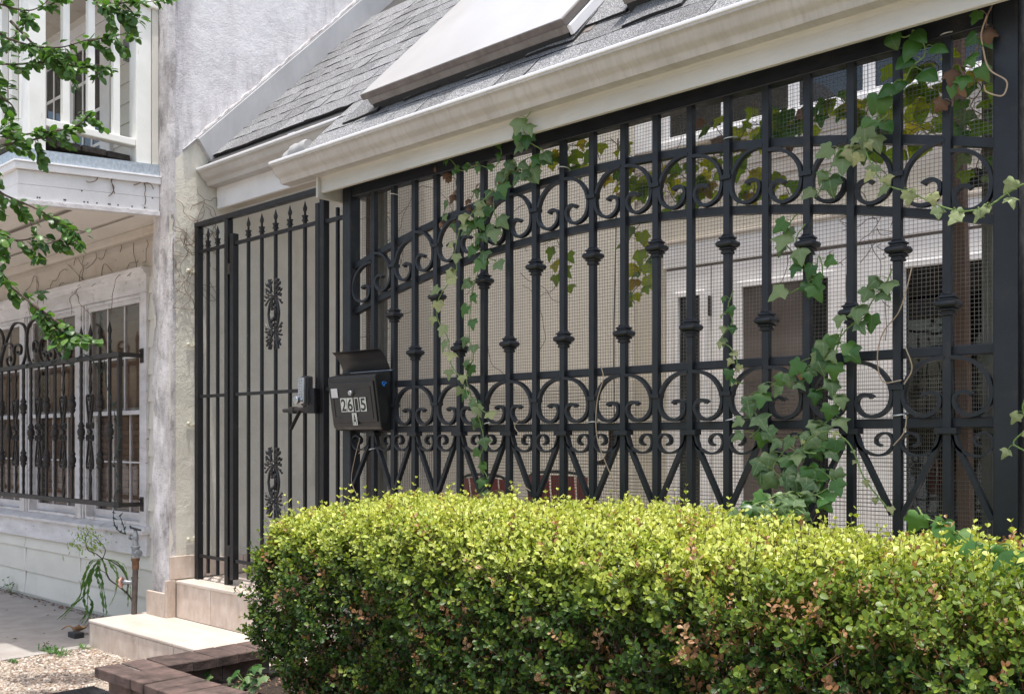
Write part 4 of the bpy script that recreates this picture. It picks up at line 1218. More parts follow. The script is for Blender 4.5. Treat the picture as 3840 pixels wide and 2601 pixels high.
gt = thing('iron_gate', 'narrow black iron gate leaf with spear tops and two cast rosettes', 'gate', (-4.55, 0, 0.41))
B(-4.972, -4.934, -0.018, 0.018, 0.40, 2.335).build('stile', gateiron, gt, bevel=0.003)
B(-4.166, -4.134, -0.018, 0.018, 0.40, 2.375).build('stile', gateiron, gt, bevel=0.003)
for z in zr:
    B(-4.9335, -4.1665, -0.010, 0.010, z - .009, z + .009).build('cross_rail', gateiron, gt, bevel=0.002)
gxs = (-4.806, -4.674, -4.542, -4.410, -4.276)
for x in gxs:
    gbar(x, 0.415, gt, 2.303)
for z in (2.14, 0.56):
    MB().lathe([(-.03, .012), (.03, .012)], (-4.982, -.012, z), n=10).box(-4.99, -4.972, -.02, -.006, z - .012, z + .012).build('hinge', rustiron, gt)
def rosette():
    mb = MB()
    for sx in (-1, 1):
        for sz in (-1, 1):
            # vesica half
            mb.tube(catmull([(0, -.010, sz * .095), (sx * .036, -.012, sz * .055), (sx * .050, -.012, 0)], 6), 0.0072, 7)
            # splayed arm with flared end
            pp = catmull([(0, -.011, sz * .095), (sx * .022, -.013, sz * .125), (sx * .040, -.012, sz * .185)], 5)
            mb.tube(pp, [0.0058 + 0.004 * (i / (len(pp) - 1)) ** 2 for i in range(len(pp))], 6)
            # oak leaf lobes along the arm
            for k, (u, v, r_) in enumerate(((.046, .150, .012), (.062, .160, .011), (.060, .132, .013), (.074, .120, .010), (.054, .108, .012), (.070, .092, .011), (.044, .088, .009), (.080, .075, .009), (.036, .120, .010), (.014, .165, .010), (.022, .182, .007), (.012, .140, .009))):
                u2 = u * 0.92 + rnd.uniform(-.004, .004); v2 = v + rnd.uniform(-.005, .005)
                ax = Vector((sx * u2 * .8, rnd.uniform(-.4, .4) * .03, sz * (v2 - .095) + .02)).normalized()
                mb.lathe([(-r_ * 1.25, r_ * .12), (-r_ * .8, r_ * .5), (0, r_ * .62), (r_ * .8, r_ * .5), (r_ * 1.25, r_ * .12)], (sx * u2, -.014 + rnd.uniform(-.006, .006), sz * v2), ax, 6)
            mb.tube(catmull([(0, -.012, sz * .095), (sx * .035, -.014, sz * .100), (sx * .072, -.012, sz * .088)], 4), [.005] * 8 + [.003], 5)
            mb.tube(catmull([(0, -.012, sz * .095), (sx * .040, -.014, sz * .080), (sx * .078, -.012, sz * .052)], 4), [.005] * 8 + [.007], 5)
            for k in range(5):
                u2 = sx * rnd.uniform(.004, .026); v2 = sz * rnd.uniform(.01, .075)
                r_ = rnd.uniform(.008, .012)
                mb.lathe([(-r_, r_ * .2), (-r_ * .5, r_ * .8), (r_ * .5, r_ * .8), (r_, r_ * .2)], (u2, -.012, v2), (rnd.uniform(-1, 1), -.3, rnd.uniform(-1, 1)), 6)
    for sz in (-1, 1):
        mb.lathe([(-.010, .006), (-.004, .0125), (.004, .0125), (.010, .006)], (0, -.014, sz * .095), (0, -1, 0), 9)
    return mb.mesh('cast_rosette', ironc, 60)
ro = rosette()
for z in (1.85, 0.955):
    inst('cast_rosette', ro, gt, Matrix.Translation((-4.542, 0, z)))
# key pad lock
LX, LZ = -4.205, 1.43
B(-4.185, -4.128, -0.050, 0.020, 1.315, 1.440).build('lock_case', gateiron, gt, bevel=0.003)
kp = B(LX - .030, LX + .030, -0.056, -0.020, LZ - .075, LZ + .075).build('lock_backplate', rubber, gt, bevel=0.008)
kb = B(LX - .023, LX + .023, -0.078, -0.0562, LZ - .066, LZ + .066).build('keypad_body', chrome, kp, bevel=0.006)
for k in range(7):
    for s in (-1, 1):
        if k == 6 and s == 1:
            continue
        MB().lathe([(0, .0048), (.005, .0048), (.006, .003)], (LX + s * .009, -0.078, LZ + .052 - k * .0135), (0, -1, 0), 8).build('key_button', chrome, kp)
MB().lathe([(0, .010), (.012, .011), (.014, .020), (.030, .021), (.034, .017)], (LX, -0.078, LZ - .048), (0, -1, 0), 20).build('lock_knob', chrome, kp, smooth=40)
lt = MB(); lt.tube([(-4.42, -.03, 1.335), (-4.15, -.03, 1.335)], 0.011, 10)
for x in (-4.34, -4.20):
    lt.box(x - .018, x + .018, -.044, -.012, 1.318, 1.352)
lt.box(-4.34, -4.16, -.020, -.0105, 1.323, 1.347)
lt.beam((-4.27, -.035, 1.33), (-4.315, -.06, 1.235), 0.006, 0.020, (0, 1, 0))
lt.build('slide_bolt', rustiron, gt, smooth=35)
B(-4.35, -4.17, -.0105, -.0085, 1.32, 1.35).build('bolt_plate', rustiron, gt)

# ================================================================== MAILBOX
mbx_ = thing('mailbox', 'black metal mailbox with open lid and house number stickers on the fence', 'mailbox', (-3.75, -0.016, 1.24))
X0, X1 = -3.930, -3.572
prof = [(-.016, 1.226), (-.050, 1.226), (-.066, 1.231), (-.076, 1.242), (-.080, 1.256), (-.111, 1.455), (-.113, 1.476), (-.108, 1.4825), (-.040, 1.502), (-.016, 1.503)]
MB().xprism(prof, X0, X1).build('box_body', boxm, mbx_, bevel=0.005)
# door panel follows the leaning front
a = Vector((0, -.0815, 1.262)); b_ = Vector((0, -.1115, 1.455))
up = (b_ - a).normalized(); nf = Vector((0, -up.z, up.y))   # out of the front
def FR(x, v, h): return Vector((x, 0, 0)) + a + up * v + nf * h
def fbox(x0, x1, v0, v1, h0, h1, mb=None):
    mb = mb or MB()
    vs = [FR(x, v, h) for h in (h0, h1) for x, v in ((x0, v0), (x1, v0), (x1, v1), (x0, v1))]
    return mb.add(vs, [(0, 3, 2, 1), (4, 5, 6, 7), (0, 1, 5, 4), (1, 2, 6, 5), (2, 3, 7, 6), (3, 0, 4, 7)])
VH = (b_ - a).length
dp = fbox(X0 + .010, X1 - .012, 0.004, VH - .002, 0.0005, 0.006).build('door_panel', boxm, mbx_, bevel=0.003)
mbp = MB()   # pressed rim inside the door
for (p0, p1, q0, q1) in ((X0 + .030, X1 - .034, .020, .030), (X0 + .030, X1 - .034, VH - .034, VH - .024), (X0 + .030, X0 + .040, .030, VH - .034), (X1 - .044, X1 - .034, .030, VH - .034)):
    fbox(p0, p1, q0, q1, 0.006, 0.0085, mbp)
mbp.build('pressed_rim', boxm, dp, bevel=0.002)
kx = (X0 + X1) / 2 + .004
lc = MB().lathe([(0, .019), (.004, .017), (.006, .0115)], FR(kx, VH - .052, .006), nf, 20).build('lock_recess', boxm, dp, smooth=40)
lk = MB().lathe([(0, .0125), (.010, .012), (.012, .0105)], FR(kx, VH - .052, .008), nf, 20).build('lock_cylinder', chrome, dp, smooth=40)
fbox(kx - .0012, kx + .0012, VH - .059, VH - .045, 0.0195, 0.0207).build('keyhole', inkm, lk) if False else fbox(kx - .0012, kx + .0012, VH - .059, VH - .045, 0.0195, 0.0207).build('keyhole', inkm, dp)
def glyph(ch, x0, v0, w_, h_, par):
    fbox(x0 - .0045, x0 + w_ + .0045, v0 - .004, v0 + h_ + .004, 0.0087, 0.0093).build('number_sticker', paperm, par)
    cu = bpy.data.curves.new('g', 'FONT'); cu.body = ch; cu.size = 1.0; cu.offset = 0.018
    ob = bpy.data.objects.new('g', cu); C.objects.link(ob)
    dg = bpy.context.evaluated_depsgraph_get()
    me = bpy.data.meshes.new_from_object(ob.evaluated_get(dg))
    bpy.data.objects.remove(ob)
    co = [v.co.copy() for v in me.vertices]
    xs_ = [c.x for c in co]; ys_ = [c.y for c in co]
    ax, bx2, ay, by = min(xs_), max(xs_), min(ys_), max(ys_)
    for v in me.vertices:
        v.co = FR(x0 + (v.co.x - ax) / (bx2 - ax) * w_, v0 + (v.co.y - ay) / (by - ay) * h_, 0.0099)
    me.name = 'digit'; me.materials.clear(); me.materials.append(inkm)
    inst('digit' if ch.isdigit() else 'letter', me, par)
gw, gh = 0.036, 0.058
x = -3.833
for ch in '2615':
    glyph(ch, x + (0.007 if ch == '1' else 0), 0.058, gw - (0.014 if ch == '1' else 0), gh, dp)
    x += 0.049
glyph('A', -3.757, -0.006, 0.026, 0.050, dp)
tp = MB(); fbox(X0 + .028, X0 + .078, VH - .072, VH - .028, 0.0087, 0.0094, tp); tp.build('taped_label', tapem, dp)
bm_ = MB()
for (y, z, s, q) in ((-.062, 1.448, .010, .3), (-.055, 1.440, .012, 1.2), (-.066, 1.438, .008, 2.2), (-.052, 1.448, .009, 2.8)):
    bm_.obox((X1 + .0009, y, z), (0.0004, 0, 0), (0, s * math.cos(q), s * math.sin(q)), (0, -.0025 * math.sin(q), .0025 * math.cos(q)))
bm_.build('blue_paint_mark', bluem, mbx_)
# lid: thin curved sheet hinged at the back, hanging forward
L = MB(); n = 12
arc = catmull([(0, -.018, 1.504), (0, -.030, 1.530), (0, -.047, 1.560), (0, -.071, 1.588), (0, -.090, 1.600)], 4)
for p in arc:
    L.v += [(X0 + .004, p.y, p.z), (X1 - .004, p.y, p.z), (X1 - .004, p.y + .0022, p.z + .0022), (X0 + .004, p.y + .0022, p.z + .0022)]
for i in range(len(arc) - 1):
    for k in range(4):
        q = i * 4 + k; r_ = i * 4 + (k + 1) % 4
        L.f.append((q, r_, r_ + 4, q + 4))
e = (len(arc) - 1) * 4
L.f += [(3, 2, 1, 0), (e, e + 1, e + 2, e + 3)]
L.build('lid', boxm, mbx_, smooth=40, label='curved lid standing open')
MB().tube([(X0 + .01, -.016, 1.505), (X1 + .006, -.016, 1.505)], 0.004, 8).build('lid_hinge', chrome, mbx_)
MB().box(X0 + .09, X0 + .12, -.0158, .0, 1.26, 1.30).box(X1 - .06, X1 - .04, -.0158, -.0127, 1.26, 1.48).build('mounting_strap', rubber, mbx_)
# ================================================================== HOUSE ACROSS THE COURTYARD
ch = thing('courtyard_house', 'beige stucco house with white trimmed door and windows across the courtyard behind the fence', 'house', (-2.5, 4.5, 0.2))
BY = 4.38
def bx(x, y, Y=BY): return atY(x, y, Y).x
def bz(x, y, Y=BY): return atY(x, y, Y).z
xl0 = bx(2502, 1000)
MBw = MB()
xw = [bx(2545, 1100), bx(2634, 1100), bx(2786, 1100), bx(3110, 1100), bx(3395, 1000), 1.2]
# wall with dark openings behind
B(-5.41, 1.6, BY + .05, BY + .10, 0.1, 5.6).build('dark_interior', darkroom, ch)
B(-5.41, xl0, BY, BY + .05, 0.1, 3.22).build('stucco_panel', beige_stucco, ch)
B(xl0 + .001, 1.6, BY, BY + .05, 2.905, 3.22).build('stucco_panel', beige_stucco, ch)
z = 3.22
while z < 3.74:
    board(-5.40, 1.6, BY + .03, z, z + .13, ch, m=eavecream, th=0.018, name='siding_board')
    z += .13
B(-5.41, bx(2490, 500), BY, BY + .05, 3.78, 5.6).build('stucco_panel', whitewood, ch)
B(bx(2490, 500) - .1, 1.6, BY - .05, BY + .05, 3.745, 3.805).build('window_sill', whitewood, ch, bevel=0.004)
# upper bank of windows
ux = bx(2492, 500)
for k in range(6):
    a = ux + k * 0.62; b = a + 0.60
    wn = MB(); wn.box(a, a + .05, BY - .012, BY + .03, 3.806, 5.5).box(b - .02, b + .015, BY - .01, BY + .03, 3.806, 5.5).box(a + .05, b - .02, BY - .01, BY + .03, 3.806, 3.85)
    wn = wn.build('window', whitewood, ch, bevel=0.003)
    B(a + .05, b - .02, BY + .012, BY + .016, 3.85, 5.5).build('pane', glassd, wn)
# white lower storey trim
B(xl0 - .03, 1.6, BY - .020, BY, 2.695, 2.905).build('frieze_board', whitewood, ch, bevel=0.004)
B(xl0 - .05, 1.6, BY - .035, BY, 2.905, 2.935).build('frieze_cap', eavecream, ch, bevel=0.004)
B(xl0 - .0, 1.6, BY - .006, BY, 2.672, 2.694).build('shadow_strip', curbd, ch)  # dark strip painted in for the shadow line below the frieze
def solid(x0, x1, z0=0.2, z1=2.671, y=0.0):
    B(x0, x1, BY - .012 - y, BY + .02, z0, z1).build('wall_board', whitewood, ch, bevel=0.003)
solid(xl0, xw[0]); solid(xw[1], bx(2670, 1100) - .004); solid(bx(2670, 1100) + .004, xw[2]); solid(xw[3], xw[4])
B(xw[0], xw[1], BY - .012, BY + .02, 2.445, 2.671).build('wall_board', whitewood, ch)
B(xw[2], xw[3], BY - .012, BY + .02, 2.455, 2.671).build('wall_board', whitewood, ch)
B(xw[4], xw[5], BY - .012, BY + .02, 2.455, 2.671).build('wall_board', whitewood, ch)
# narrow side light
wn = MB(); a, b = xw[0], xw[1]
wn.box(a - .03, a + .01, BY - .03, BY - .0125, 0.3, 2.47).box(b - .01, b + .03, BY - .03, BY - .0125, 0.3, 2.47).box(a + .01, b - .01, BY - .03, BY - .0125, 2.43, 2.47)
wn = wn.build('window', whitewood, ch, bevel=0.004)
B(a, b, BY + .02, BY + .024, 0.3, 2.44).build('pane', glassd, wn)
B(a, b, BY + .034, BY + .04, 0.3, 2.44).build('screen', screenm, wn)
# glazed door
a, b = xw[2], xw[3]
dr = MB()
dr.box(a - .045, a, BY - .028, BY - .0125, 0.25, 2.50).box(b, b + .045, BY - .028, BY - .0125, 0.25, 2.50).box(a, b, BY - .028, BY - .0125, 2.455, 2.50)
dr = dr.build('door', whitewood, ch, bevel=0.004)
xm = bx(3018, 1100)
B(a, xm - .02, BY + .005, BY + .011, 0.3, 2.452).build('screen', screenm, dr)
B(xm - .02, xm, BY - .0, BY + .02, 0.3, 2.452).build('screen_stile', darkroom, dr)
B(xm, b, BY + .02, BY + .024, 0.3, 2.452).build('pane', glassd, dr)
B(bx(2668, 1140) - .01, bx(2668, 1140) + .012, BY - .045, BY - .0125, bz(2668, 1185), bz(2668, 1110)).build('door_handle', rustiron, dr, bevel=0.003)
# big window at the right
wn = MB(); a, b = xw[4], xw[5]
wn.box(a - .04, a, BY - .03, BY - .0125, 0.3, 2.50).box(a, b, BY - .03, BY - .0125, 2.455, 2.50)
wn = wn.build('window', whitewood, ch, bevel=0.004)
B(a, b, BY + .018, BY + .022, 0.3, 2.452).build('pane', glassd, wn)

# posts standing in the courtyard
wpst = atY(3609, 1200, 3.2)
t_ = thing('wooden_post', 'brown stained square wooden post standing in the courtyard before the dark window', 'post', (wpst.x, 3.2, 0.2))
pm = MB().beam((wpst.x + .03, 3.2, 0.2), (wpst.x - .06, 3.2, 5.0), 0.075, 0.075, (0, 1, 0))
pm.build('post_shaft', brownwood, t_, bevel=0.005)
B(wpst.x - .08, wpst.x + .14, 3.09, 3.31, 0.2, 0.24).build('post_foot', conc, t_)
gp = atY(3716, 1200, 0.22)
t_ = thing('grey_post', 'weathered grey mossy timber post right behind the fence beside its right end post', 'post', (gp.x, 0.22, 0.2))
B(gp.x - .022, gp.x + .03, 0.20, 0.25, 0.2, 2.62).build('post_shaft', greywood, t_, bevel=0.004)
MB().lathe([(0, .02), (.05, .03), (.055, .02)], (gp.x - .02, 0.19, 1.97), (0, -1, 0), 10).build('insulator', rubber, t_)
lp = atY(1392, 1300, 0.14)
t_ = thing('brown_stake', 'reddish brown timber stake behind the fence just right of its left end post', 'stake', (lp.x, 0.14, 0.2))
B(lp.x - .015, lp.x + .012, 0.12, 0.15, 0.2, 2.44).build('stake_shaft', brownwood, t_)
lp2 = atY(1432, 1300, 0.20)
t_ = thing('grey_plank', 'weathered grey upright plank behind the fence next to the brown stake', 'plank', (lp2.x, 0.20, 0.2))
B(lp2.x - .038, lp2.x + .028, 0.19, 0.215, 0.2, 2.44).build('plank_board', greywood, t_, bevel=0.003)

# red chairs
def chair(xc, Y, ztop, lab, rot):
    t = thing('red_chair', lab, 'chair', (xc, Y, 0.2), 'red slatted chairs in the courtyard')
    M = Matrix.Translation((xc, Y, 0.2)) @ Matrix.Rotation(rot, 4, 'Z')
    h = ztop - 0.2
    def place(o): 
        o.data.transform(M); return o
    w_ = 0.205
    fr = MB()
    P = [(-w_, .03, .38), (-w_, .0, .60), (-w_ + .005, -.025, h - .06), (-w_ + .04, -.03, h - .012), (0, -.03, h), (w_ - .04, -.03, h - .012), (w_ - .005, -.025, h - .06), (w_, .0, .60), (w_, .03, .38)]
    fr.tube(catmull(P, 6), 0.009, 8)
    place(fr.build('back_frame', rubber, t))
    for k in range(5):
        x = -w_ + .042 + k * (2 * w_ - .084) / 4
        tilt = .012 * (k - 2)
        zt = h - .018 - .004 * abs(k - 2)
        s_ = MB().obox(((x + x + tilt) / 2, -.016, (.44 + zt) / 2), (.0355, 0, 0), (0, .004, 0), (tilt * .3, -.018, (zt - .44) / 2))
        place(s_.build('back_slat', chairred, t))
    for k in range(5):
        y = -.02 - k * .085
        s_ = MB().box(-w_ + .01, w_ - .01, y - .075, y, .40, .412)
        place(s_.build('seat_slat', chairred, t))
    for sx in (-1, 1):
        place(MB().tube([(sx * w_, .03, .38), (sx * w_, .06, 0)], .009, 8).build('leg', rubber, t))
        place(MB().tube([(sx * w_, -.42, .395), (sx * w_, -.45, 0)], .009, 8).build('leg', rubber, t))
        place(MB().tube([(sx * w_, -.44, .393), (sx * w_, .03, .393)], .008, 8).build('seat_rail', rubber, t))
c2 = atY(2098, 1768, 1.35); c1 = atY(1828, 1778, 1.45)
chair(c2.x, 1.35, c2.z, 'red slatted garden chair with black rim, right one of the pair', R(4))
chair(c1.x, 1.45, c1.z, 'red slatted garden chair half hidden by ivy, left one of the pair', R(-3))
# pale bundle with tan top next to the left chair
pb = atY(1874, 1862, 1.0)
t_ = thing('pale_bundle', 'pale grey cloth bundle with tan top in front of the left red chair', 'bundle', (pb.x, 1.0, 0.2))
mb = MB().lathe([(0, .07), (.04, .11), (pb.z - .2 - .05, .085), (pb.z - .2, .055), (pb.z - .2 + .012, .02)], (pb.x, 1.0, 0.2), n=14)
for v in range(len(mb.v)):
    a = mb.v[v]; mb.v[v] = (a[0] + rnd.uniform(-.008, .008), a[1] + rnd.uniform(-.008, .008), a[2])
mb.build('bundle_body', clothm, t_, smooth=60)
MB().lathe([(-.01, .04), (.012, .045), (.03, .035), (.042, .012)], (pb.x, 0.99, pb.z), (-.2, -.2, 1), 9).build('bundle_top', tanm, t_, smooth=60)
# curved brown bracket on the stucco wall
hp = atX(2290, 1680, -5.30)
t_ = thing('hanging_bracket', 'dark brown curved metal band hanging in the courtyard behind the fence scrolls', 'bracket', tuple(atY(2290, 1680, 0.75)))
q = [(2300, 1610), (2302, 1660), (2290, 1705), (2268, 1730), (2240, 1736)]
MB().flat(catmull([atY(a, b, .75) for a, b in q], 6), [.05] * 14 + [.045, .04, .035, .032, .03, .028, .026, .024, .022, .02, .02], .012, (0, 1, 0)).build('bracket_band', mat('brown_band', [(0.3, (.035, .018, .012)), (0.7, (.06, .03, .02))], 12, rough=.6), t_)
MB().tube([atY(2303, 1612, .75), atY(2303, 1612, .75) + Vector((0, .0, .5)), atY(2303, 1612, .75) + Vector((0, .03, 1.38))], .003, 5).build('bracket_wire', rubber, t_)

# ================================================================== BRICK PLANTER
pl = thing('brick_planter', 'low dark brick planter wall with flat brick cap round the hedge', 'planter', (-3.9, -0.9, 0))
ZC = 0.262
B(-3.955, -3.835, -1.165, -0.50, -0.05, ZC - .043).build('wall_core', mortar, pl)
B(-3.955, 0.8, -1.165, -1.06, -0.05, ZC - .043).build('wall_core', mortar, pl)
# courses of stretchers below the cap
for r_ in range(3):
    z1 = ZC - .046 - r_ * .070
    x = -3.962 - (0.1 if r_ % 2 else 0)
    while x < 0.4:
        a, b = max(x, -3.962), x + .197
        if b - a > .03:
            B(a, b, -1.176 + rnd.uniform(-.002, .002), -1.155, z1 - .060, z1).build('brick', brickm, pl, bevel=0.003)
        x += .207
    y = -1.150 - (0.1 if r_ % 2 else 0)
    while y < -0.52:
        a, b = max(y, -1.150), min(y + .197, -.51)
        if b - a > .03:
            B(-3.965, -3.945, a, b, z1 - .060, z1).build('brick', brickm, pl, bevel=0.003)
            B(-3.850, -3.826, a, b, z1 - .060, z1).build('brick', brickm, pl, bevel=0.003)
        y += .207
def capbrick(cx, cy, lx, ly, rz=0):
    mb = MB().box(-lx / 2, lx / 2, -ly / 2, ly / 2, -.042, 0)
    for i, v in enumerate(mb.v):
        mb.v[i] = (v[0] + rnd.uniform(-.002, .002), v[1] + rnd.uniform(-.002, .002), v[2] + rnd.uniform(-.0015, .0015))
    o = mb.build('brick', brickm, pl, bevel=0.004)
    o.data.transform(Matrix.Translation((cx, cy, ZC + rnd.uniform(-.0025, .0025))) @ Matrix.Rotation(rz + rnd.uniform(-.012, .012), 4, 'Z'))
# left run: bricks lie across, pitch along Y
y = -1.216
capbrick(-3.90, -1.165, 0.205, 0.100)
for k in range(6):
    capbrick(-3.898, -1.165 + .108 * (k + 1) + .002, 0.205, 0.103)
x = -3.742
while x < 0.3:
    capbrick(x, -1.116, 0.104, 0.205)
    x += .1095
MB().box(-3.995, -3.805, -1.20, -.47, ZC - .040, ZC - .007).box(-3.80, .3, -1.205, -1.03, ZC - .040, ZC - .007).build('mortar_bed', mortar, pl)
# soil inside
mb = MB(); nx, ny = 60, 20
for i in range(nx + 1):
    for j in range(ny + 1):
        x = -3.85 + 4.4 * i / nx; y = -1.10 + 1.0 * j / ny
        mb.v.append((x, y, 0.135 + rnd.uniform(-.012, .014) + .02 * math.sin(x * 7) * math.sin(y * 9)))
for i in range(nx):
    for j in range(ny):
        a = i * (ny + 1) + j
        mb.f.append((a, a + ny + 1, a + ny + 2, a + 1))
so_ = mb.build('planter_soil', soilm, None, smooth=180, kind='structure')

# ================================================================== HEDGE
hd = thing('boxwood_hedge', 'long clipped boxwood hedge with yellow green top growing in front of the iron fence', 'hedge', (-2.0, -0.6, 0.14))
HX0, HX1, HY0, HY1, HZ0, HZ1 = -3.24, -0.10, -1.05, -0.13, 0.10, 0.925
rg = np.random.default_rng(5)
def lump(x, y, z):
    return (0.5 * np.sin(x * 5.1 + 1.3) * np.sin(z * 6.2 + y * 4) + 0.3 * np.sin(x * 11.7 + z * 9.1) * np.cos(y * 10.3 + 1) + 0.28 * np.sin(x * 23 + y * 19 + z * 17) + 0.25 * np.sin(x * 17 - z * 27 + 2) * np.sin(y * 21 + 1))
def hedge_surface(N):
    # areas: top, front, left end
    aT = (HX1 - HX0) * (HY1 - HY0); aF = (HX1 - HX0) * (HZ1 - HZ0); aL = (HY1 - HY0) * (HZ1 - HZ0) * 1.3
    u = rg.uniform(0, aT + aF + aL, N)
    X = rg.uniform(HX0, HX1, N); Y = rg.uniform(HY0, HY1, N); Z = rg.uniform(HZ0, HZ1, N)
    top = u < aT; fr = (u >= aT) & (u < aT + aF); lf = u >= aT + aF
    Z[top] = HZ1; Y[fr] = HY0; X[lf] = HX0
    P = np.stack([X, Y, Z], 1)
    rv = np.array([.15, .27, .22])
    Q = np.stack([np.clip(X, HX0 + rv[0], HX1 + 9), np.clip(Y, HY0 + rv[1], HY1 - .12), np.clip(Z, -9, HZ1 - rv[2])], 1)
    Nn = (P - Q) / rv
    ln = np.linalg.norm(Nn, axis=1, keepdims=True)
    Nn = Nn / np.maximum(ln, 1e-6)
    S = Q + Nn * rv
    Nn = unit(Nn / rv)
    d = lump(S[:, 0], S[:, 1], S[:, 2])
    S = S + Nn * (d * np.where(Nn[:, 2] > .6, .026, .052))[:, None]
    S[:, 2] += 0.018 * np.sin(S[:, 0] * 2.3 + .5) * (Nn[:, 2] > .5)
    # bare undercut near the ground, strongest at the left end
    k = np.clip(0.50 - S[:, 2], 0, 1)
    lx = np.clip(1 - (S[:, 0] - HX0) / 0.9, 0, 1)
    S[:, 0] += k * lx * 1.1 - np.clip(.2 - k, 0, .2) * 0
    S[:, 1] += k * 0.22
    return S, Nn
# leaf template
LV = np.array([(0, 0, 0), (-.25, .34, .05), (.25, .34, .05), (0, .56, -.03), (-.36, .66, .05), (.36, .66, .05), (-.22, .93, .02), (.22, .93, .02), (0, 1.0, .0)])
LF = [(0, 2, 3), (0, 3, 1), (2, 5, 3), (3, 4, 1), (5, 7, 8, 3), (3, 8, 6, 4)]
LFf = np.array([i for f in LF for i in f]); LFs = np.array([len(f) for f in LF])
def unit(v): return v / np.maximum(np.linalg.norm(v, axis=-1, keepdims=True), 1e-9)
def leaves_for(O, D, L, npair, size, tone, rs):
    """opposite leaves along shoots O + D*L; returns verts (n,7,3), tones (n,)"""
    n = len(O)
    ref = rs.normal(size=(n, 3))
    A = unit(np.cross(D, ref)); Bv = np.cross(D, A)
    out = []; tn = []
    for j in range(npair + 1):
        f = j / npair
        pos = O + D * (L * f)[:, None] + rs.normal(scale=.0012, size=(n, 3))
        ph = (j % 2) * math.pi / 2 + rs.uniform(-.3, .3, n)
        tip = j == npair
        for s in ((1,) if False else (1, -1)):
            side = (A * np.cos(ph)[:, None] + Bv * np.sin(ph)[:, None]) * s
            ang = (0.62 if tip else 1.12 - .25 * f) + rs.uniform(-.22, .22, n)
            yd = unit(D * np.cos(ang)[:, None] + side * np.sin(ang)[:, None])
            nz = unit(D * np.sin(ang)[:, None] - side * np.cos(ang)[:, None])
            # roll
            xr = np.cross(yd, nz)
            ro = rs.uniform(-.5, .5, n)
            xd = xr * np.cos(ro)[:, None] + nz * np.sin(ro)[:, None]
            nz2 = np.cross(xd, yd)
            sz = size * rs.uniform(.8, 1.2, n) * (0.72 if tip else (0.85 + .3 * math.sin(f * 3)))
            w_ = rs.uniform(.9, 1.15, n)
            cp = rs.uniform(.6, 2.2, n)
            V = pos[:, None, :] + sz[:, None, None] * (LV[None, :, 0, None] * (xd * w_[:, None])[:, None, :] + LV[None, :, 1, None] * yd[:, None, :] + LV[None, :, 2, None] * (nz2 * cp[:, None])[:, None, :])
            out.append(V)
            tn.append(tone + (.13 * f - .03) * (tone > .17) + rs.uniform(-.07, .07, n) * (tone > .17))
    return np.concatenate(out), np.concatenate(tn)
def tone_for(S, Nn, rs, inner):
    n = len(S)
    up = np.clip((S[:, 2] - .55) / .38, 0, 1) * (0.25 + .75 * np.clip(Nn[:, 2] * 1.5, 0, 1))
    t = .335 + rs.uniform(-.11, .17, n) + .54 * up  # new growth plus painted light: top toned lighter, shaded front darker
    t -= inner * .14  # deeper shoots toned darker for the shade inside
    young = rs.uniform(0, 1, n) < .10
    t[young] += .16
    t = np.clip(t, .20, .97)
    # dead shoots and browned patches
    dead = rs.uniform(0, 1, n) < (.030 + .025 * (S[:, 0] > -1.6))
    for cx, cy, cz, r_, p_ in ((-.92, -.42, .97, .10, .65), (-.62, -.55, .9, .10, .35), (-3.15, -.80, .50, .10, .85), (-2.98, -.80, .40, .13, .85), (-2.85, -.9, .28, .10, .7), (-1.25, -1.0, .72, .06, .6), (-2.05, -1.02, .60, .05, .6), (-1.0, -1.0, .80, .05, .4), (-2.5, -1.0, .62, .05, .5)):
        d_ = np.sqrt((S[:, 0] - cx) ** 2 + (S[:, 1] - cy) ** 2 + (S[:, 2] - cz) ** 2)
        dead |= (d_ < r_) & (rs.uniform(0, 1, n) < p_)
    t[dead] = rs.uniform(.02, .16, dead.sum())
    return t
allV = []; allT = []; stems = []
sprig_pool = None
for depth, N, npair, size in ((0.0, 7000, 4, .0165), (.035, 4600, 4, .0165), (.08, 3200, 3, .017), (.13, 2200, 3, .018)):
    S, Nn = hedge_surface(N)
    # clumpy density
    keep = rg.uniform(0, 1, N) < np.clip(.88 + .95 * lump(S[:, 0] * 1.4, S[:, 1] * 1.4, S[:, 2] * 1.4) + .6 * Nn[:, 2], .10, 1)
    S, Nn = S[keep], Nn[keep]
    S = S - Nn * (depth + .035)
    D = unit(Nn * .75 + np.array([0, 0, .75]) + rg.normal(scale=.42, size=S.shape))
    Ln = rg.uniform(.035, .068, len(S)) * (1.0 if depth else 1.05)
    tall = (rg.uniform(0, 1, len(S)) < .09) & (depth == 0)
    Ln[tall] *= 1.7
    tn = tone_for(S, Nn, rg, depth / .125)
    if depth == 0.0:
        # the 300 shoots nearest the camera become parts of their own
        dcam = np.linalg.norm(S - np.array(CAM), axis=1)
        inview = (S[:, 0] < (-.31 / 1.081) * (S[:, 1] + 3) + .02) & ((S[:, 2] - 1.18) / np.maximum(.01, (S[:, 0] * FX + (S[:, 1] + 3) * FY)) > -.252)
        dcam[~inview] = 99
        order = np.argsort(dcam)
        sel = order[:300]
        sprig_pool = (S[sel], D[sel], Ln[sel], tn[sel])
        m_ = np.ones(len(S), bool); m_[sel] = False
        S, D, Ln, tn = S[m_], D[m_], Ln[m_], tn[m_]
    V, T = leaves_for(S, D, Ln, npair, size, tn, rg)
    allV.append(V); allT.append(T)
    if depth < .05:
        stems.append((S - D * .03, S + D * Ln[:, None]))
V = np.concatenate(allV); T = np.concatenate(allT)
n = len(V)
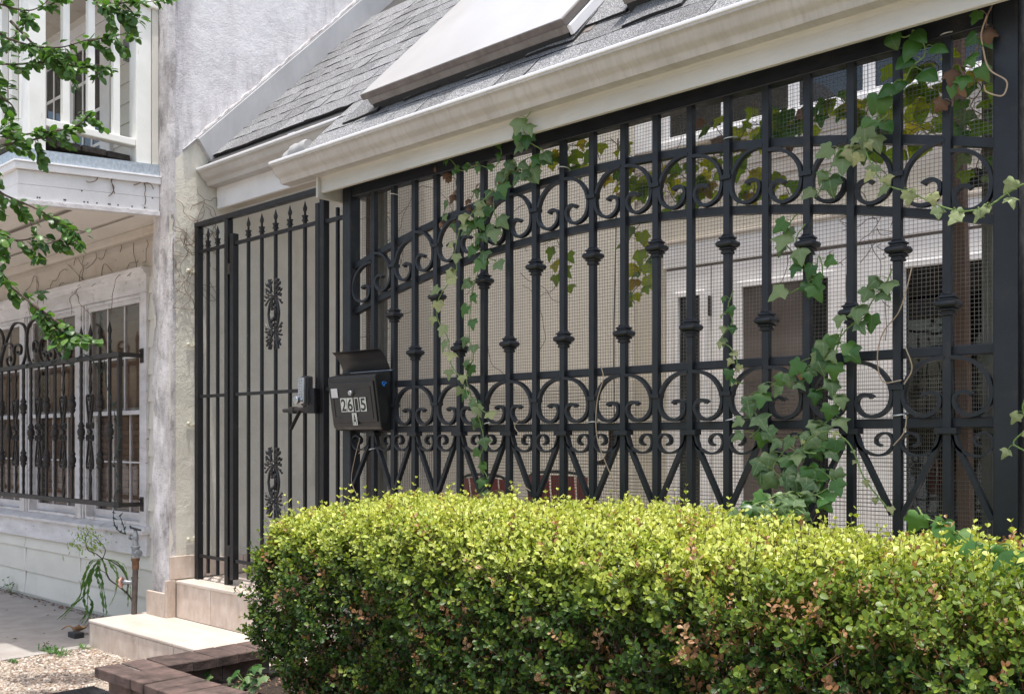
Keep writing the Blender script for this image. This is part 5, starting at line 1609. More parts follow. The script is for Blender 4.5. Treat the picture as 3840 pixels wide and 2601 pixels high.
me = np_mesh('foliage', V.reshape(-1, 3), (LFf[None] + (np.arange(n) * 9)[:, None]).reshape(-1), np.tile(LFs, n), hedge_m, {'lf': np.repeat(T, 9)}, True)
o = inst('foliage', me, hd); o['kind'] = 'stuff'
nleaf = n
def prisms(A, Bp, r0, r1):
    d = unit(Bp - A); u = unit(np.cross(d, np.array([.3, .5, .8]))); v = np.cross(d, u)
    rings = []
    for P, r_ in ((A, r0), (Bp, r1)):
        for k in range(3):
            a = k * 2.0944
            rings.append(P + (u * math.cos(a) + v * math.sin(a)) * r_)
    VV = np.stack(rings, 1)
    F = np.array([(0, 1, 4, 3), (1, 2, 5, 4), (2, 0, 3, 5)])
    m = len(A)
    return VV.reshape(-1, 3), (F[None] + (np.arange(m) * 6)[:, None, None]).reshape(-1), np.full(m * 3, 4)
A = np.concatenate([s[0] for s in stems]); Bp = np.concatenate([s[1] for s in stems])
# inner branches rising from the soil
nb_ = 420
bx0 = rg.uniform(HX0 + .45, HX1, nb_); by0 = rg.uniform(-.80, -.3, nb_)
A2 = np.stack([bx0, by0, np.full(nb_, .12)], 1)
B2 = np.stack([bx0 + rg.uniform(-.35, .35, nb_), np.clip(by0 + rg.uniform(-.35, .3, nb_), HY0 + .12, HY1 - .1), rg.uniform(.55, .9, nb_)], 1)
VV, FF, SS = prisms(A, Bp, .0012, .0009)
V2, F2, S2_ = prisms(A2, B2, .006, .0025)
me = np_mesh('twigs', np.concatenate([VV, V2]), np.concatenate([FF, F2 + len(VV)]), np.concatenate([SS, S2_]), barkm)
o = inst('twigs', me, hd); o['kind'] = 'stuff'
# dense inner leaves, gap shade painted in, so that the hedge is not see-through
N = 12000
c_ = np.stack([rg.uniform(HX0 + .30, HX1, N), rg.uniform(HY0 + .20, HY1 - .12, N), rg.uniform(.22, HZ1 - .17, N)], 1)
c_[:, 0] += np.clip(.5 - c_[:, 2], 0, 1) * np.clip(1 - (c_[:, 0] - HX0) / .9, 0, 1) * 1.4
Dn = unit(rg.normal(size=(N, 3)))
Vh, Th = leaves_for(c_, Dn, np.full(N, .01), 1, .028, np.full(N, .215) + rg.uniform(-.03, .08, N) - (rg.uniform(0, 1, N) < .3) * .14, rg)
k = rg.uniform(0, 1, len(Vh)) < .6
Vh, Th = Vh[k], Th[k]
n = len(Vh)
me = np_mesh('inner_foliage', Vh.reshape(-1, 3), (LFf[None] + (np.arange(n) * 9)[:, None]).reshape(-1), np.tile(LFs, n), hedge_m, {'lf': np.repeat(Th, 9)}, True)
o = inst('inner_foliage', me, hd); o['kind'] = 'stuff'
# sprig parts
var = []
rs = np.random.default_rng(3)
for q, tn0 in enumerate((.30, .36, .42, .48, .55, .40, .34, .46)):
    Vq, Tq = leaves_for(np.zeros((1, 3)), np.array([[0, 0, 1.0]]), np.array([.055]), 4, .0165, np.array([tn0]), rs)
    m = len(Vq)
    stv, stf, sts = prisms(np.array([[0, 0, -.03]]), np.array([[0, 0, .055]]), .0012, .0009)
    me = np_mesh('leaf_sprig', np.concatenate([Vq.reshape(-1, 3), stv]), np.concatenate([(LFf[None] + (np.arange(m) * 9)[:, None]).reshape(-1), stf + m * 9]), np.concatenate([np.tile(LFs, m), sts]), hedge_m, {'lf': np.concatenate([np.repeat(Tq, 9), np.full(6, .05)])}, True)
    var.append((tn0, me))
dv, dvt = leaves_for(np.zeros((1, 3)), np.array([[0, 0, 1.0]]), np.array([.05]), 4, .015, np.array([.09]), rs)
m = len(dv)
dead_me = np_mesh('leaf_sprig', dv.reshape(-1, 3), (LFf[None] + (np.arange(m) * 9)[:, None]).reshape(-1), np.tile(LFs, m), hedge_m, {'lf': np.repeat(np.clip(dvt, 0, .16), 9)}, True)
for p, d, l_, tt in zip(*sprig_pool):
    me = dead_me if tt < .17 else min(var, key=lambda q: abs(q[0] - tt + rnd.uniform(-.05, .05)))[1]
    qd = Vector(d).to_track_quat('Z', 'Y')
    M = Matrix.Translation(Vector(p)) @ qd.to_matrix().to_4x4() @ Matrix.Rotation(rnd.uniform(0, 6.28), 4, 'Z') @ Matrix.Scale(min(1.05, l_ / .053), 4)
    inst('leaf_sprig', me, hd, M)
print('hedge leaves', nleaf, n)

# ================================================================== IVY
def leaf_mesh(name, half, m, bend, fold, seed, ns=(0, .18, .42, .7, 1.0)):
    """leaf in the local XY plane, tip to +Y; half = right outline from base to tip"""
    r2 = random.Random(seed)
    mb = MB()
    def z(x, y): return -fold * abs(x) + bend * (y - .3) ** 2 * -1 + .05 * math.sin(x * 9 + seed) * abs(x) * 2 + .03 * math.sin(y * 7 + seed * 2)
    rt = [(x * (1 + r2.uniform(-.08, .08)), y + r2.uniform(-.02, .02)) for x, y in half]
    lf_ = [(-x * (1 + r2.uniform(-.08, .08)), y + r2.uniform(-.02, .02)) for x, y in half]
    sp = [(0, half[0][1] * .0 + t * half[-1][1]) for t in ns]
    pts = sp + rt[:-1] + lf_[:-1]
    mb.v = [(x, y, z(x, y)) for x, y in pts]
    S = len(sp)
    for side, base in ((1, S), (-1, S + len(rt) - 1)):
        chain = list(range(base, base + len(rt) - 1))
        # walk outline and spine together
        i = 0
        prev = 0
        for q in range(len(chain)):
            y = pts[chain[q]][1]
            cand = min(range(S), key=lambda t: abs(sp[t][1] - max(0, y * .9)) + (0 if t >= prev else 9))
            if q > 0:
                f = (prev, chain[q - 1], chain[q])
                mb.f.append(f if side == 1 else tuple(reversed(f)))
            while prev < cand:
                f = (prev, chain[q], prev + 1)
                mb.f.append(f if side == 1 else tuple(reversed(f)))
                prev += 1
        while prev < S - 1:
            f = (prev, chain[-1], prev + 1)
            mb.f.append(f if side == 1 else tuple(reversed(f)))
            prev += 1
    me = mb.mesh(name, m)
    me.shade_smooth()
    return me
IVY = [(.0, .0), (.13, -.10), (.28, -.15), (.42, -.10), (.46, .04), (.44, .16), (.50, .25), (.57, .39), (.44, .45), (.30, .51), (.24, .64), (.15, .83), (0, 1.0)]
IVY3 = [(.0, .0), (.10, -.07), (.24, -.10), (.38, -.02), (.50, .14), (.60, .30), (.46, .36), (.30, .42), (.22, .58), (.15, .80), (0, 1.0)]
HEART = [(.0, .0), (.12, -.10), (.28, -.14), (.44, -.05), (.50, .12), (.47, .30), (.38, .50), (.24, .72), (.10, .90), (0, 1.0)]
OVAL = [(.0, .0), (.10, .06), (.22, .20), (.30, .38), (.32, .55), (.27, .74), (.16, .90), (.06, .98), (0, 1.0)]
LEAF = {}
def leaves(nm, outline, m, key, k=4):
    LEAF[key] = [leaf_mesh(nm, outline, m, .25 + .15 * i, .10 + .12 * (i % 3), i + 1) for i in range(k)]
leaves('leaf', IVY, ivy_m, 'ivy'); leaves('leaf', HEART, ivyd_m, 'heart'); leaves('leaf', IVY, ivyp_m, 'pale'); leaves('leaf', IVY, ivyd_m, 'deep')
leaves('leaf', IVY, ivyb_m, 'back'); leaves('leaf', HEART, ivyb_m, 'backheart'); leaves('leaf', OVAL, tree_m, 'tree', 5)
LEAF['dead'] = [leaf_mesh('leaf', IVY, ivydead_m, 1.2, .9, 21 + i) for i in range(3)]
LEAF['ivy'] += [leaf_mesh('leaf', IVY3, ivy_m, .3 + .2 * i, .12 + .1 * i, 31 + i) for i in range(4)]
LEAF['pale'] += [leaf_mesh('leaf', IVY3, ivyp_m, .3 + .2 * i, .15 + .1 * i, 41 + i) for i in range(3)]
LEAF['back'] += [leaf_mesh('leaf', IVY3, ivyb_m, .3 + .2 * i, .15 + .1 * i, 51 + i) for i in range(3)]
def put_leaf(key, p, tipdir, nrm, size, parent, wid=1.0):
    y = Vector(tipdir).normalized(); z = Vector(nrm)
    z = (z - y * z.dot(y))
    z = z.normalized() if z.length > 1e-4 else y.orthogonal().normalized()
    x = y.cross(z)
    M = Matrix((x, y, z)).transposed().to_4x4()
    M = Matrix.Translation(Vector(p)) @ M @ Matrix.Diagonal((size * wid, size, size, 1))
    return inst('leaf', rnd.choice(LEAF[key]), parent, M)
def vine(label, px, Y, keys, size, gap, spread=.03, r=.0022, smat=None, jit=.02, dens=1.0, cat='ivy', wander=True):
    """px: photo points along the stem, Y: plane(s) it hangs in"""
    n = len(px)
    Ys = Y if isinstance(Y, (list, tuple)) else [Y] * n
    P = [atY(a, b, yy) for (a, b), yy in zip(px, Ys)]
    pts = catmull(P, 10)
    t = thing('ivy_vine', label, cat, tuple(pts[-1]), 'ivy vines growing on the iron fence')
    MB().tube([p + Vector((0, rnd.uniform(-.002, .002), 0)) for p in pts], r, 6).build('stem', smat or stemgreen, t, smooth=60)
    acc = 0.0; last = pts[0]; side = 1
    out = Vector((0.25, -1, 0.15))
    for i in range(1, len(pts)):
        acc += (pts[i] - last).length; last = pts[i]
        if acc >= gap:
            acc = rnd.uniform(-.25, .25) * gap
            side = -side
            d = (pts[i] - pts[i - 1]).normalized()
            sd = Vector((side * .9, 0, rnd.uniform(-.3, .3)))
            k = rnd.choice(keys)
            s = rnd.uniform(*size) * .84
            pet = pts[i] + sd * rnd.uniform(.25, 1.0) * spread + Vector((0, -rnd.uniform(.004, jit), rnd.uniform(-.01, .015)))
            tip = Vector((side * rnd.uniform(-.1, .75) + rnd.uniform(-.3, .3), rnd.uniform(-.45, .1), -rnd.uniform(.35, 1.0)))
            nr = out + Vector((rnd.uniform(-.5, .5), 0, rnd.uniform(-.1, .75)))
            put_leaf(k, pet, tip, nr, s, t, rnd.uniform(.85, 1.1))
            if (pet - pts[i]).length > .012:
                MB().tube(catmull([pts[i], (pts[i] + pet) / 2 + Vector((0, -.006, .006)), pet], 3), .0011, 4).build('petiole', smat or stemgreen, t)
    return t
F = 'ivy on the iron fence'
vine('ivy cluster with large deep green leaves hanging from under the gutter at the fence top', [(1992, 418), (1962, 470), (1985, 530), (2040, 575), (2010, 640), (1950, 640), (1925, 600), (1900, 660)], [-.16, -.16, -.12, -.07, -.05, -.05, -.05, -.04], ('ivy', 'deep', 'ivy'), (.058, .088), .030, .045)
vine('ivy strand winding down from the hanging cluster over the second arch scrolls', [(1930, 620), (1880, 690), (1850, 760), (1860, 840), (1810, 880), (1780, 800), (1800, 940), (1860, 980)], -.045, ('ivy', 'ivy', 'deep'), (.055, .085), .036, .045)
vine('pale green sunlit ivy strand dangling down the left part of the fence', [(1850, 710), (1770, 800), (1725, 860), (1705, 960), (1710, 1020), (1650, 1110), (1640, 1190), (1680, 1270), (1690, 1360), (1735, 1430), (1765, 1500), (1820, 1545), (1845, 1560)], -.10, ('pale', 'pale', 'ivy'), (.045, .068), .052, .032)
vine('thin ivy strand trailing beside the pale strand down to the hedge top', [(1800, 1000), (1770, 1100), (1760, 1260), (1775, 1340), (1750, 1420), (1800, 1580), (1815, 1660), (1800, 1730), (1830, 1800), (1800, 1850)], -.045, ('ivy', 'deep'), (.048, .07), .058, .03)
vine('small leaved ivy sprays along the fence top beam left of the hanging cluster', [(1612, 530), (1640, 580), (1690, 600), (1730, 640), (1790, 620), (1850, 630), (1880, 580), (1870, 540)], -.05, ('deep',), (.022, .04), .030, .02)
vine('withered brown ivy tangle between the bars below the top beam', [(1640, 590), (1690, 660), (1735, 690), (1700, 740), (1665, 800), (1690, 850), (1750, 780), (1780, 720), (1800, 690), (1860, 740), (1920, 640)], .01, ('dead', 'dead', 'ivy'), (.035, .06), .045, .03, smat=dryvine, r=.0016)
# right hand strands
vine('bright heart leaved ivy climbing over the top beam near the right end', [(3340, 105), (3385, 140), (3440, 130), (3470, 200), (3420, 250), (3390, 300), (3340, 340), (3300, 360), (3290, 420), (3310, 480)], -.05, ('heart',), (.050, .078), .034, .05)
vine('grey green ivy strand falling over the upper scrolls near the right end', [(3330, 430), (3270, 480), (3240, 540), (3200, 580), (3150, 560), (3120, 620), (3090, 690), (3060, 740)], -.055, ('ivy', 'ivy', 'pale'), (.055, .085), .034, .05)
vine('pale yellow ivy runner swinging out across the right end post', [(3250, 500), (3245, 560), (3270, 620), (3320, 690), (3420, 725), (3520, 770), (3610, 792), (3700, 775), (3770, 730), (3840, 690), (3900, 690)], [-.06, -.10, -.14, -.18, -.20, -.22, -.24, -.25, -.25, -.26, -.26], ('pale',), (.032, .05), .034, .022)
vine('dense ivy strand slanting down left from the bar knuckles near the right end', [(3345, 1010), (3310, 1090), (3270, 1130), (3240, 1190), (3180, 1230), (3130, 1290), (3080, 1340), (3020, 1380), (2960, 1420), (2900, 1440), (2850, 1480), (2830, 1540), (2850, 1600), (2810, 1640)], -.06, ('ivy', 'ivy', 'deep'), (.05, .078), .025, .065)
vine('ivy strand hanging with broad leaves in front of the courtyard door', [(3020, 840), (2985, 900), (3010, 980), (3050, 1050), (3070, 960), (3080, 1040), (3000, 1080), (2960, 1100)], -.02, ('ivy', 'deep'), (.055, .08), .05, .04)
vine('ivy strand down the fifth bar from the right', [(3160, 1230), (3130, 1330), (3090, 1400), (3110, 1470), (3140, 1540), (3090, 1590), (3060, 1640), (3100, 1700)], -.055, ('ivy', 'ivy', 'deep'), (.05, .075), .028, .045)
vine('thick ivy mass spreading over the back of the hedge below the fan scrolls', [(3150, 1640), (3090, 1680), (2990, 1640), (2940, 1690), (2900, 1760), (2970, 1800), (3060, 1760), (3120, 1810), (3040, 1860), (2940, 1850), (2860, 1880), (2800, 1900), (2900, 1920), (3010, 1900)], [-.06, -.07, -.07, -.08, -.09, -.10, -.10, -.11, -.14, -.16, -.2, -.22, -.22, -.2], ('ivy', 'ivy', 'deep'), (.05, .08), .0165, .055)
vine('small light leaved ivy shoot on the eighth bar from the right', [(2750, 1090), (2730, 1150), (2745, 1210), (2705, 1270), (2745, 1310), (2765, 1370), (2740, 1420), (2790, 1440)], -.045, ('pale', 'deep'), (.024, .045), .026, .02)
vine('sparse ivy trail behind the upper arch in front of the white frieze', [(3000, 790), (2960, 840), (2940, 900), (2985, 960)], .02, ('ivy', 'deep'), (.05, .07), .04, .03)
vine('ivy leaves and dry tendril hanging from the top right corner of the fence', [(3720, 20), (3700, 70), (3695, 130), (3660, 190), (3650, 250), (3600, 250), (3620, 300), (3580, 320), (3570, 400)], -.045, ('deep', 'heart', 'dead'), (.04, .062), .028, .03, smat=dryvine)
vine('ivy shoot with small leaves reaching in beside the right end post', [(3850, 1480), (3835, 1530), (3850, 1600), (3800, 1660), (3850, 1700), (3845, 1780)], -.12, ('pale', 'deep'), (.035, .055), .05, .02)
vine('green arching ivy runner with tiny leaves over the fan braces', [(3060, 1700), (3015, 1690), (3040, 1640), (3100, 1618), (3160, 1640), (3200, 1690), (3240, 1790), (3300, 1870), (3350, 1930)], -.10, ('pale',), (.016, .03), .06, .014, r=.0026)
vine('broad ivy leaves lying on the hedge top at the right', [(3440, 1900), (3470, 1940), (3520, 1960), (3590, 2000), (3640, 2030), (3720, 2050), (3780, 2040), (3840, 2110), (3830, 2200)], [-.25, -.28, -.32, -.4, -.5, -.55, -.6, -.7, -.8], ('heart', 'deep'), (.055, .075), .052, .03)
# backlit ivy under the roof behind the wire mesh
for lab, px, Y, keys, gap in (
        ('backlit yellow green ivy behind the mesh right of the hanging cluster', [(2030, 600), (2100, 600), (2160, 640), (2120, 560), (2180, 545), (2230, 560), (2250, 600)], .12, ('back',), .042),
        ('backlit ivy curtain behind the mesh over the third upper scroll pair', [(2290, 520), (2330, 560), (2360, 620), (2300, 640), (2350, 690), (2400, 660), (2380, 740), (2440, 700), (2460, 640)], .14, ('back', 'back', 'deep'), .034),
        ('backlit ivy curtain behind the mesh over the middle upper scrolls', [(2480, 600), (2500, 690), (2540, 760), (2600, 700), (2640, 740), (2670, 680), (2700, 640), (2600, 610), (2560, 660), (2690, 720)], .16, ('back',), .038),
        ('dark and olive ivy tangle behind the mesh below the top beam', [(2660, 420), (2700, 500), (2760, 540), (2800, 480), (2850, 470), (2900, 520), (2960, 500), (2980, 440), (2930, 420), (3010, 480), (2860, 420)], .16, ('back', 'deep', 'backheart', 'dead'), .030),
        ('large backlit ivy leaves behind the mesh near the upper right', [(3060, 380), (3100, 430), (3140, 360), (3180, 410), (3240, 470), (3280, 520), (3250, 420), (3300, 380), (3250, 560), (3200, 500)], .18, ('backheart', 'back', 'deep'), .034),
        ('glowing yellow green ivy behind the mesh left of the second bar from the right', [(3400, 230), (3440, 280), (3480, 230), (3520, 260), (3450, 340), (3400, 340), (3470, 390), (3500, 450), (3440, 470), (3490, 520), (3420, 550), (3530, 330)], .20, ('back', 'back', 'backheart'), .030),
        ('ivy leaves behind the mesh at the right end post', [(3600, 240), (3640, 290), (3680, 330), (3640, 400), (3690, 440), (3620, 470), (3690, 520), (3660, 640), (3700, 700)], .12, ('back', 'ivy', 'deep'), .045),
        ('backlit ivy spray behind the scrolls at the middle right', [(2700, 580), (2790, 620), (2830, 700), (2800, 760), (2870, 690), (2920, 650), (2960, 730)], .14, ('back',), .05),
        ('thin ivy trail with small leaves hanging behind the mesh in the middle', [(2400, 840), (2380, 880), (2430, 950), (2400, 1000), (2420, 1040), (2370, 1100), (2380, 1140)], .10, ('back', 'ivy'), .036),
        ('few small backlit ivy leaves behind the mesh in front of the stucco', [(2090, 900), (2110, 960), (2095, 1030), (2120, 1080)], .10, ('back',), .05)):
    vine(lab, px, Y, keys, (.048, .080), gap * .62, .055, smat=dryvine, r=.0016)

# bare tendrils and dry stems
def scribble(name, label, curves, m, r=.0015, cat='dry vine'):
    a = curves[0][0]
    t = thing(name, label, cat, tuple(a), 'dry vine stems')
    for c_ in curves:
        MB().tube(catmull(c_, 6), r, 5).build('stem', m, t, smooth=60)
    return t
def pc(L, Y): return [atY(a, b, Y) for a, b in L]
scribble('dry_tendril', 'pale dry vine loop dangling at the top right corner of the fence', [pc([(3700, 60), (3680, 130), (3690, 200), (3700, 240), (3720, 270), (3770, 300), (3775, 330), (3755, 360), (3700, 345), (3690, 320)], -.06)], palevine, .0022)
scribble('dry_tendril', 'pale dry vine crossing the bars from the right knuckles down to the hedge', [pc([(3420, 1000), (3400, 1080), (3370, 1170), (3310, 1250), (3290, 1340), (3310, 1430), (3380, 1425)], -.03), pc([(3395, 1300), (3420, 1380), (3390, 1440)], -.03), pc([(3400, 1560), (3390, 1620), (3350, 1670)], -.03)], palevine, .0019)
scribble('dry_tendril', 'pale wavy vine hanging between the eighth and tenth bars down to the hedge', [pc([(2253, 1370), (2262, 1420), (2240, 1500), (2235, 1600), (2250, 1680), (2290, 1780), (2330, 1890)], -.03), pc([(1960, 1640), (1930, 1600), (1945, 1575)], -.03), pc([(1905, 1830), (1940, 1810), (1990, 1840)], -.12)], palevine, .0019)
scribble('dry_tendril', 'thin brown tendril curling at the foot of the left end post', [pc([(1350, 1640), (1330, 1720), (1318, 1800), (1340, 1860)], -.03), pc([(1345, 1700), (1365, 1680)], -.03)], palevine, .0018)
cs = []
for k in range(46):
    x = rnd.choice([rnd.uniform(1660, 2200), rnd.uniform(1420, 1660), rnd.uniform(2500, 3500), rnd.uniform(3080, 3420)])
    y = rnd.uniform(560, 1250) if x < 2300 else rnd.choice([rnd.uniform(300, 700), rnd.uniform(800, 1150)])
    L = [(x, y)]
    a = rnd.uniform(0, 6.28)
    for q in range(6):
        a += rnd.uniform(-1.1, 1.1)
        L.append((L[-1][0] + math.cos(a) * 32, L[-1][1] + math.sin(a) * 32 + 18))
    cs.append(pc(L, rnd.uniform(.03, .09)))
scribble('dry_vine', 'tangle of thin dark dry vine stems woven through the wire mesh', cs, dryvine, .0012)
# dry vines on walls
def walk(p0, n, stp, fx, grav):
    out = [p0]; a = rnd.uniform(0, 6.28)
    for _ in range(n):
        a += rnd.uniform(-.9, .9)
        u, v = math.cos(a) * stp, math.sin(a) * stp + grav
        out.append(fx(out[-1], u, v))
    return out
cs = []
for k in range(30):
    p0 = Vector((-5.400, rnd.uniform(-.09, .09), rnd.uniform(2.05, 2.62)))
    cs.append(walk(p0, 9, .035, lambda p, u, v: Vector((-5.403 + rnd.uniform(0, .012), max(-.13, min(.15, p.y + u)), max(1.95, p.z + v))), -.006))
cs.append([Vector((-5.40, .03, 2.68)), Vector((-5.385, .02, 2.64)), Vector((-5.38, .06, 2.60)), Vector((-5.385, .03, 2.52))])
scribble('dry_vine', 'dry brown creeper clinging to the stucco wall beside the gate top', cs, dryvine, .0015)
cs = []
for k in range(18):
    p0 = Vector((rnd.uniform(-8.2, -5.8), -.024, rnd.uniform(2.28, 2.48)))
    cs.append(walk(p0, rnd.randint(4, 9), .05, lambda p, u, v: Vector((p.x + u, -.024 + rnd.uniform(-.012, .002) - (.055 if p.z < 2.28 else 0), max(2.0, min(2.49, p.z + v)))), -.012))
scribble('dry_vine', 'dead dark creeper stems on the wall above the left windows', cs, dryvine, .0019)
cs = []
for k in range(9):
    p0 = Vector((-5.497, rnd.uniform(-.60, -.2), 2.665))
    cs.append(walk(p0, rnd.randint(2, 5), .022, lambda p, u, v: Vector((-5.497 + rnd.uniform(0, .012), max(-.9, min(-.17, p.y + u)), min(2.67, p.z + v))), -.010))
scribble('dry_vine', 'broken dry creeper bits under the cornice of the balcony eave', cs, dryvine, .0026)

# ================================================================== TREE BRANCHES AT UPPER LEFT
tr = thing('street_tree', 'small leaved green tree whose branches hang in at the upper left before the balcony', 'tree', (-6.1, -1.75, 0.0))
base = Vector((-6.1, -1.75, 0.0))
tpts = catmull([base, base + Vector((.05, .03, 1.2)), base + Vector((-.06, -.02, 2.4)), base + Vector((.1, .0, 3.6)), base + Vector((.15, .05, 4.8))], 8)
MB().tube(tpts, [.075 - .05 * i / (len(tpts) - 1) for i in range(len(tpts))], 10).build('trunk', barkm, tr, smooth=60)
TL = []
def tree_leaf(*a):
    TL.append(a)
def tbranch(px, T, keys=('tree',), gap=.020, size=(.026, .048), off=.02, r=.004, lead=True):
    gap *= .95; size = (size[0] * 1.1, size[1] * 1.1); off = off * 1.6
    Ts = T if isinstance(T, (list, tuple)) else [T + .0 * i for i in range(len(px))]
    P = [atT(a, b, t) for (a, b), t in zip(px, Ts)]
    if lead:
        q = min(tpts, key=lambda v: (v - (P[0] + Vector((0, 0, -.3)))).length)
        P = [q, (q + P[0]) / 2 + Vector((0, 0, .06))] + P
    pts = catmull(P, 8)
    n0 = 16 if lead else 0
    MB().tube(pts, [r * (1.9 - 1.6 * i / len(pts)) for i in range(len(pts))], 6).build('branch', barkm, tr, smooth=60)
    acc = 0; sd = 1; tacc = 0
    for i in range(1 + n0, len(pts)):
        acc += (pts[i] - pts[i - 1]).length
        tacc += (pts[i] - pts[i - 1]).length
        if tacc > .055 and i < len(pts) - 3:
            tacc = rnd.uniform(-.02, .015)
            d = (pts[i] - pts[i - 1]).normalized()
            q = (d * rnd.uniform(.2, .8) + Vector((rnd.uniform(-.5, .5), rnd.uniform(-.6, .6), rnd.uniform(-.8, .7)))).normalized()
            L_ = rnd.uniform(.05, .12)
            tw = catmull([pts[i], pts[i] + q * L_ * .5 + Vector((0, 0, -.004)), pts[i] + q * L_ + Vector((0, 0, -.014))], 4)
            MB().tube(tw, [.0017 - .0001 * j for j in range(len(tw))], 5).build('twig', barkm, tr)
            for j in range(1, len(tw)):
                for s2 in (-1, 1):
                    if rnd.random() < .82:
                        sv = q.cross(Vector((rnd.uniform(-.4, .4), rnd.uniform(-.4, .4), 1))).normalized() * s2
                        tp = (sv * rnd.uniform(.5, 1) + q * rnd.uniform(.2, .8) + Vector((0, 0, rnd.uniform(-.6, .3)))).normalized()
                        tree_leaf(tw[j] + tp * .003, tp, Vector((rnd.uniform(-.6, .6), rnd.uniform(-1, .2), 1)), rnd.uniform(*size), rnd.uniform(.95, 1.2))
        while acc > gap:
            acc -= gap
            sd = -sd
            d = (pts[i] - pts[i - 1]).normalized()
            up = Vector((rnd.uniform(-.5, .5), rnd.uniform(-.5, .5), 1)).normalized()
            s_ = d.cross(up).normalized() * sd
            tip = (s_ * rnd.uniform(.4, 1) + d * rnd.uniform(.2, .9) + Vector((0, 0, rnd.uniform(-.75, .35)))).normalized()
            nr = up + Vector((rnd.uniform(-.8, .8), rnd.uniform(-1.0, .3), 0))
            tree_leaf(pts[i] + tip * .004 + Vector((rnd.uniform(-1, 1), rnd.uniform(-1, 1), rnd.uniform(-1, 1))) * off * .5, tip, nr, rnd.uniform(*size), rnd.uniform(.95, 1.2))
T0 = 4.55
tbranch([(-60, 120), (30, 145), (130, 175), (230, 178), (330, 150), (400, 140)], T0, gap=.021)
tbranch([(330, 155), (390, 142), (440, 135), (490, 110), (508, 60)], T0, gap=.07, off=.01, lead=False, r=.002)
tbranch([(-60, 245), (60, 242), (150, 235), (240, 240), (310, 255), (370, 245), (410, 268)], T0 + .1, gap=.022)
tbranch([(-40, 20), (40, 30), (110, 40), (160, 20), (200, -20)], T0 - .05, gap=.024)
tbranch([(40, 80), (90, 130), (150, 190), (210, 225), (260, 260)], T0 + .05, gap=.024, lead=False)
tbranch([(330, -40), (360, 5), (400, 40), (430, 20), (480, 30), (510, 70)], T0 - .1, gap=.017, lead=False, size=(.03, .05))
tbranch([(380, -30), (420, 15), (470, 10), (540, 8), (600, 2)], T0 - .1, gap=.028, lead=False, r=.003)
tbranch([(-60, 525), (40, 512), (130, 500), (220, 490), (290, 470), (330, 430), (310, 415)], T0 - .2, gap=.017)
tbranch([(-40, 560), (40, 540), (120, 525), (190, 512), (240, 520)], T0 - .2, gap=.024, lead=False)
tbranch([(-60, 660), (0, 720), (60, 750), (130, 780), (190, 815), (250, 850), (320, 870)], T0 - .25, gap=.020)
tbranch([(-50, 870), (20, 895), (90, 900), (150, 885), (210, 905), (240, 880)], T0 - .25, gap=.024)
tbranch([(-60, 960), (0, 1035), (60, 1090), (120, 1140), (180, 1200), (215, 1240), (280, 1245), (320, 1265)], T0 - .3, gap=.020)
tbranch([(120, 1140), (190, 1190), (240, 1220), (270, 1215)], T0 - .3, gap=.018, lead=False)
tbranch([(-40, 320), (10, 370), (40, 390), (60, 420)], T0, gap=.028, lead=False)

TL.sort(key=lambda a: (a[0] - CAM).length - 8 * a[3])
def in_frame(p):
    v = p - CAM
    f = v.x * FX + v.y * FY; r_ = v.x * FY - v.y * FX
    return -.56 < r_ / f < .53 and v.z / f < .47
TLin = [a for a in TL if in_frame(a[0])]
TLout = [a for a in TL if not in_frame(a[0])]
for a in TLin[:300]:
    put_leaf('tree', a[0], a[1], a[2], a[3], tr, a[4])
rest = TLin[300:] + TLout
print('tree leaves', len(TLin), len(TLout), 'shingles', nsh)
if rest:
    mb = MB()
    for p, tipd, nr, sz, wid in rest:
        y = tipd.normalized(); z = (nr - y * nr.dot(y)).normalized(); x = y.cross(z)
        me = rnd.choice(LEAF['tree'])
        mb.add([p + x * v.co.x * sz * wid + y * v.co.y * sz + z * v.co.z * sz for v in me.vertices], [tuple(q.vertices) for q in me.polygons])
    me = mb.mesh('crown_leaves', tree_m); me.shade_smooth()
    o = inst('crown_leaves', me, tr); o['kind'] = 'stuff'
# ================================================================== STANDPIPE
sp = thing('standpipe', 'upright garden water pipe with galvanised tee, black tap on top and pink valve wheel', 'water pipe', (-5.655, -0.235, 0.152))
px_, py_ = -5.655, -0.235
def pz(y): return atY(533, y, py_).z
top = pz(2008)
MB().tube(catmull([(px_ - .012, py_, 0.150), (px_ - .006, py_, 0.25), (px_ + .006, py_, pz(2135))], 5), .0165, 10).lathe([(0, .021), (.012, .021)], (px_ - .002, py_, pz(2175)), n=10).build('riser_pipe', pipem, sp, smooth=40)
MB().lathe([(0, .019), (.01, .0205), (pz(2108) - pz(2138), .0205), (pz(2108) - pz(2138) + .006, .025), (pz(2095) - pz(2138), .025)], (px_ + .006, py_, pz(2138)), n=12).build('rusty_coupling', rustm, sp, smooth=40)
MB().lathe([(0, .024), (.01, .026), (.012, .022), (.058, .0225), (.060, .027), (.070, .027), (.072, .018), (.105, .016)], (px_ + .006, py_, pz(2095)), n=14).lathe([(0, .02), (.026, .02), (.028, .0245), (.036, .0245)], (px_ + .006, py_, pz(2078)), (1, .1, 0), 12).build('tee_fitting', galvpipe, sp, smooth=40)
zt = pz(2095) + .105
MB().lathe([(0, .017), (.012, .019), (.03, .017), (.045, .012), (.060, .011)], (px_ + .006, py_, zt), n=12).lathe([(0, .010), (.024, .010), (.025, .015), (.036, .015)], (px_ - .006, py_, zt + .012), (-1, -.35, .12), 10).build('tap_body', galvpipe, sp, smooth=40)
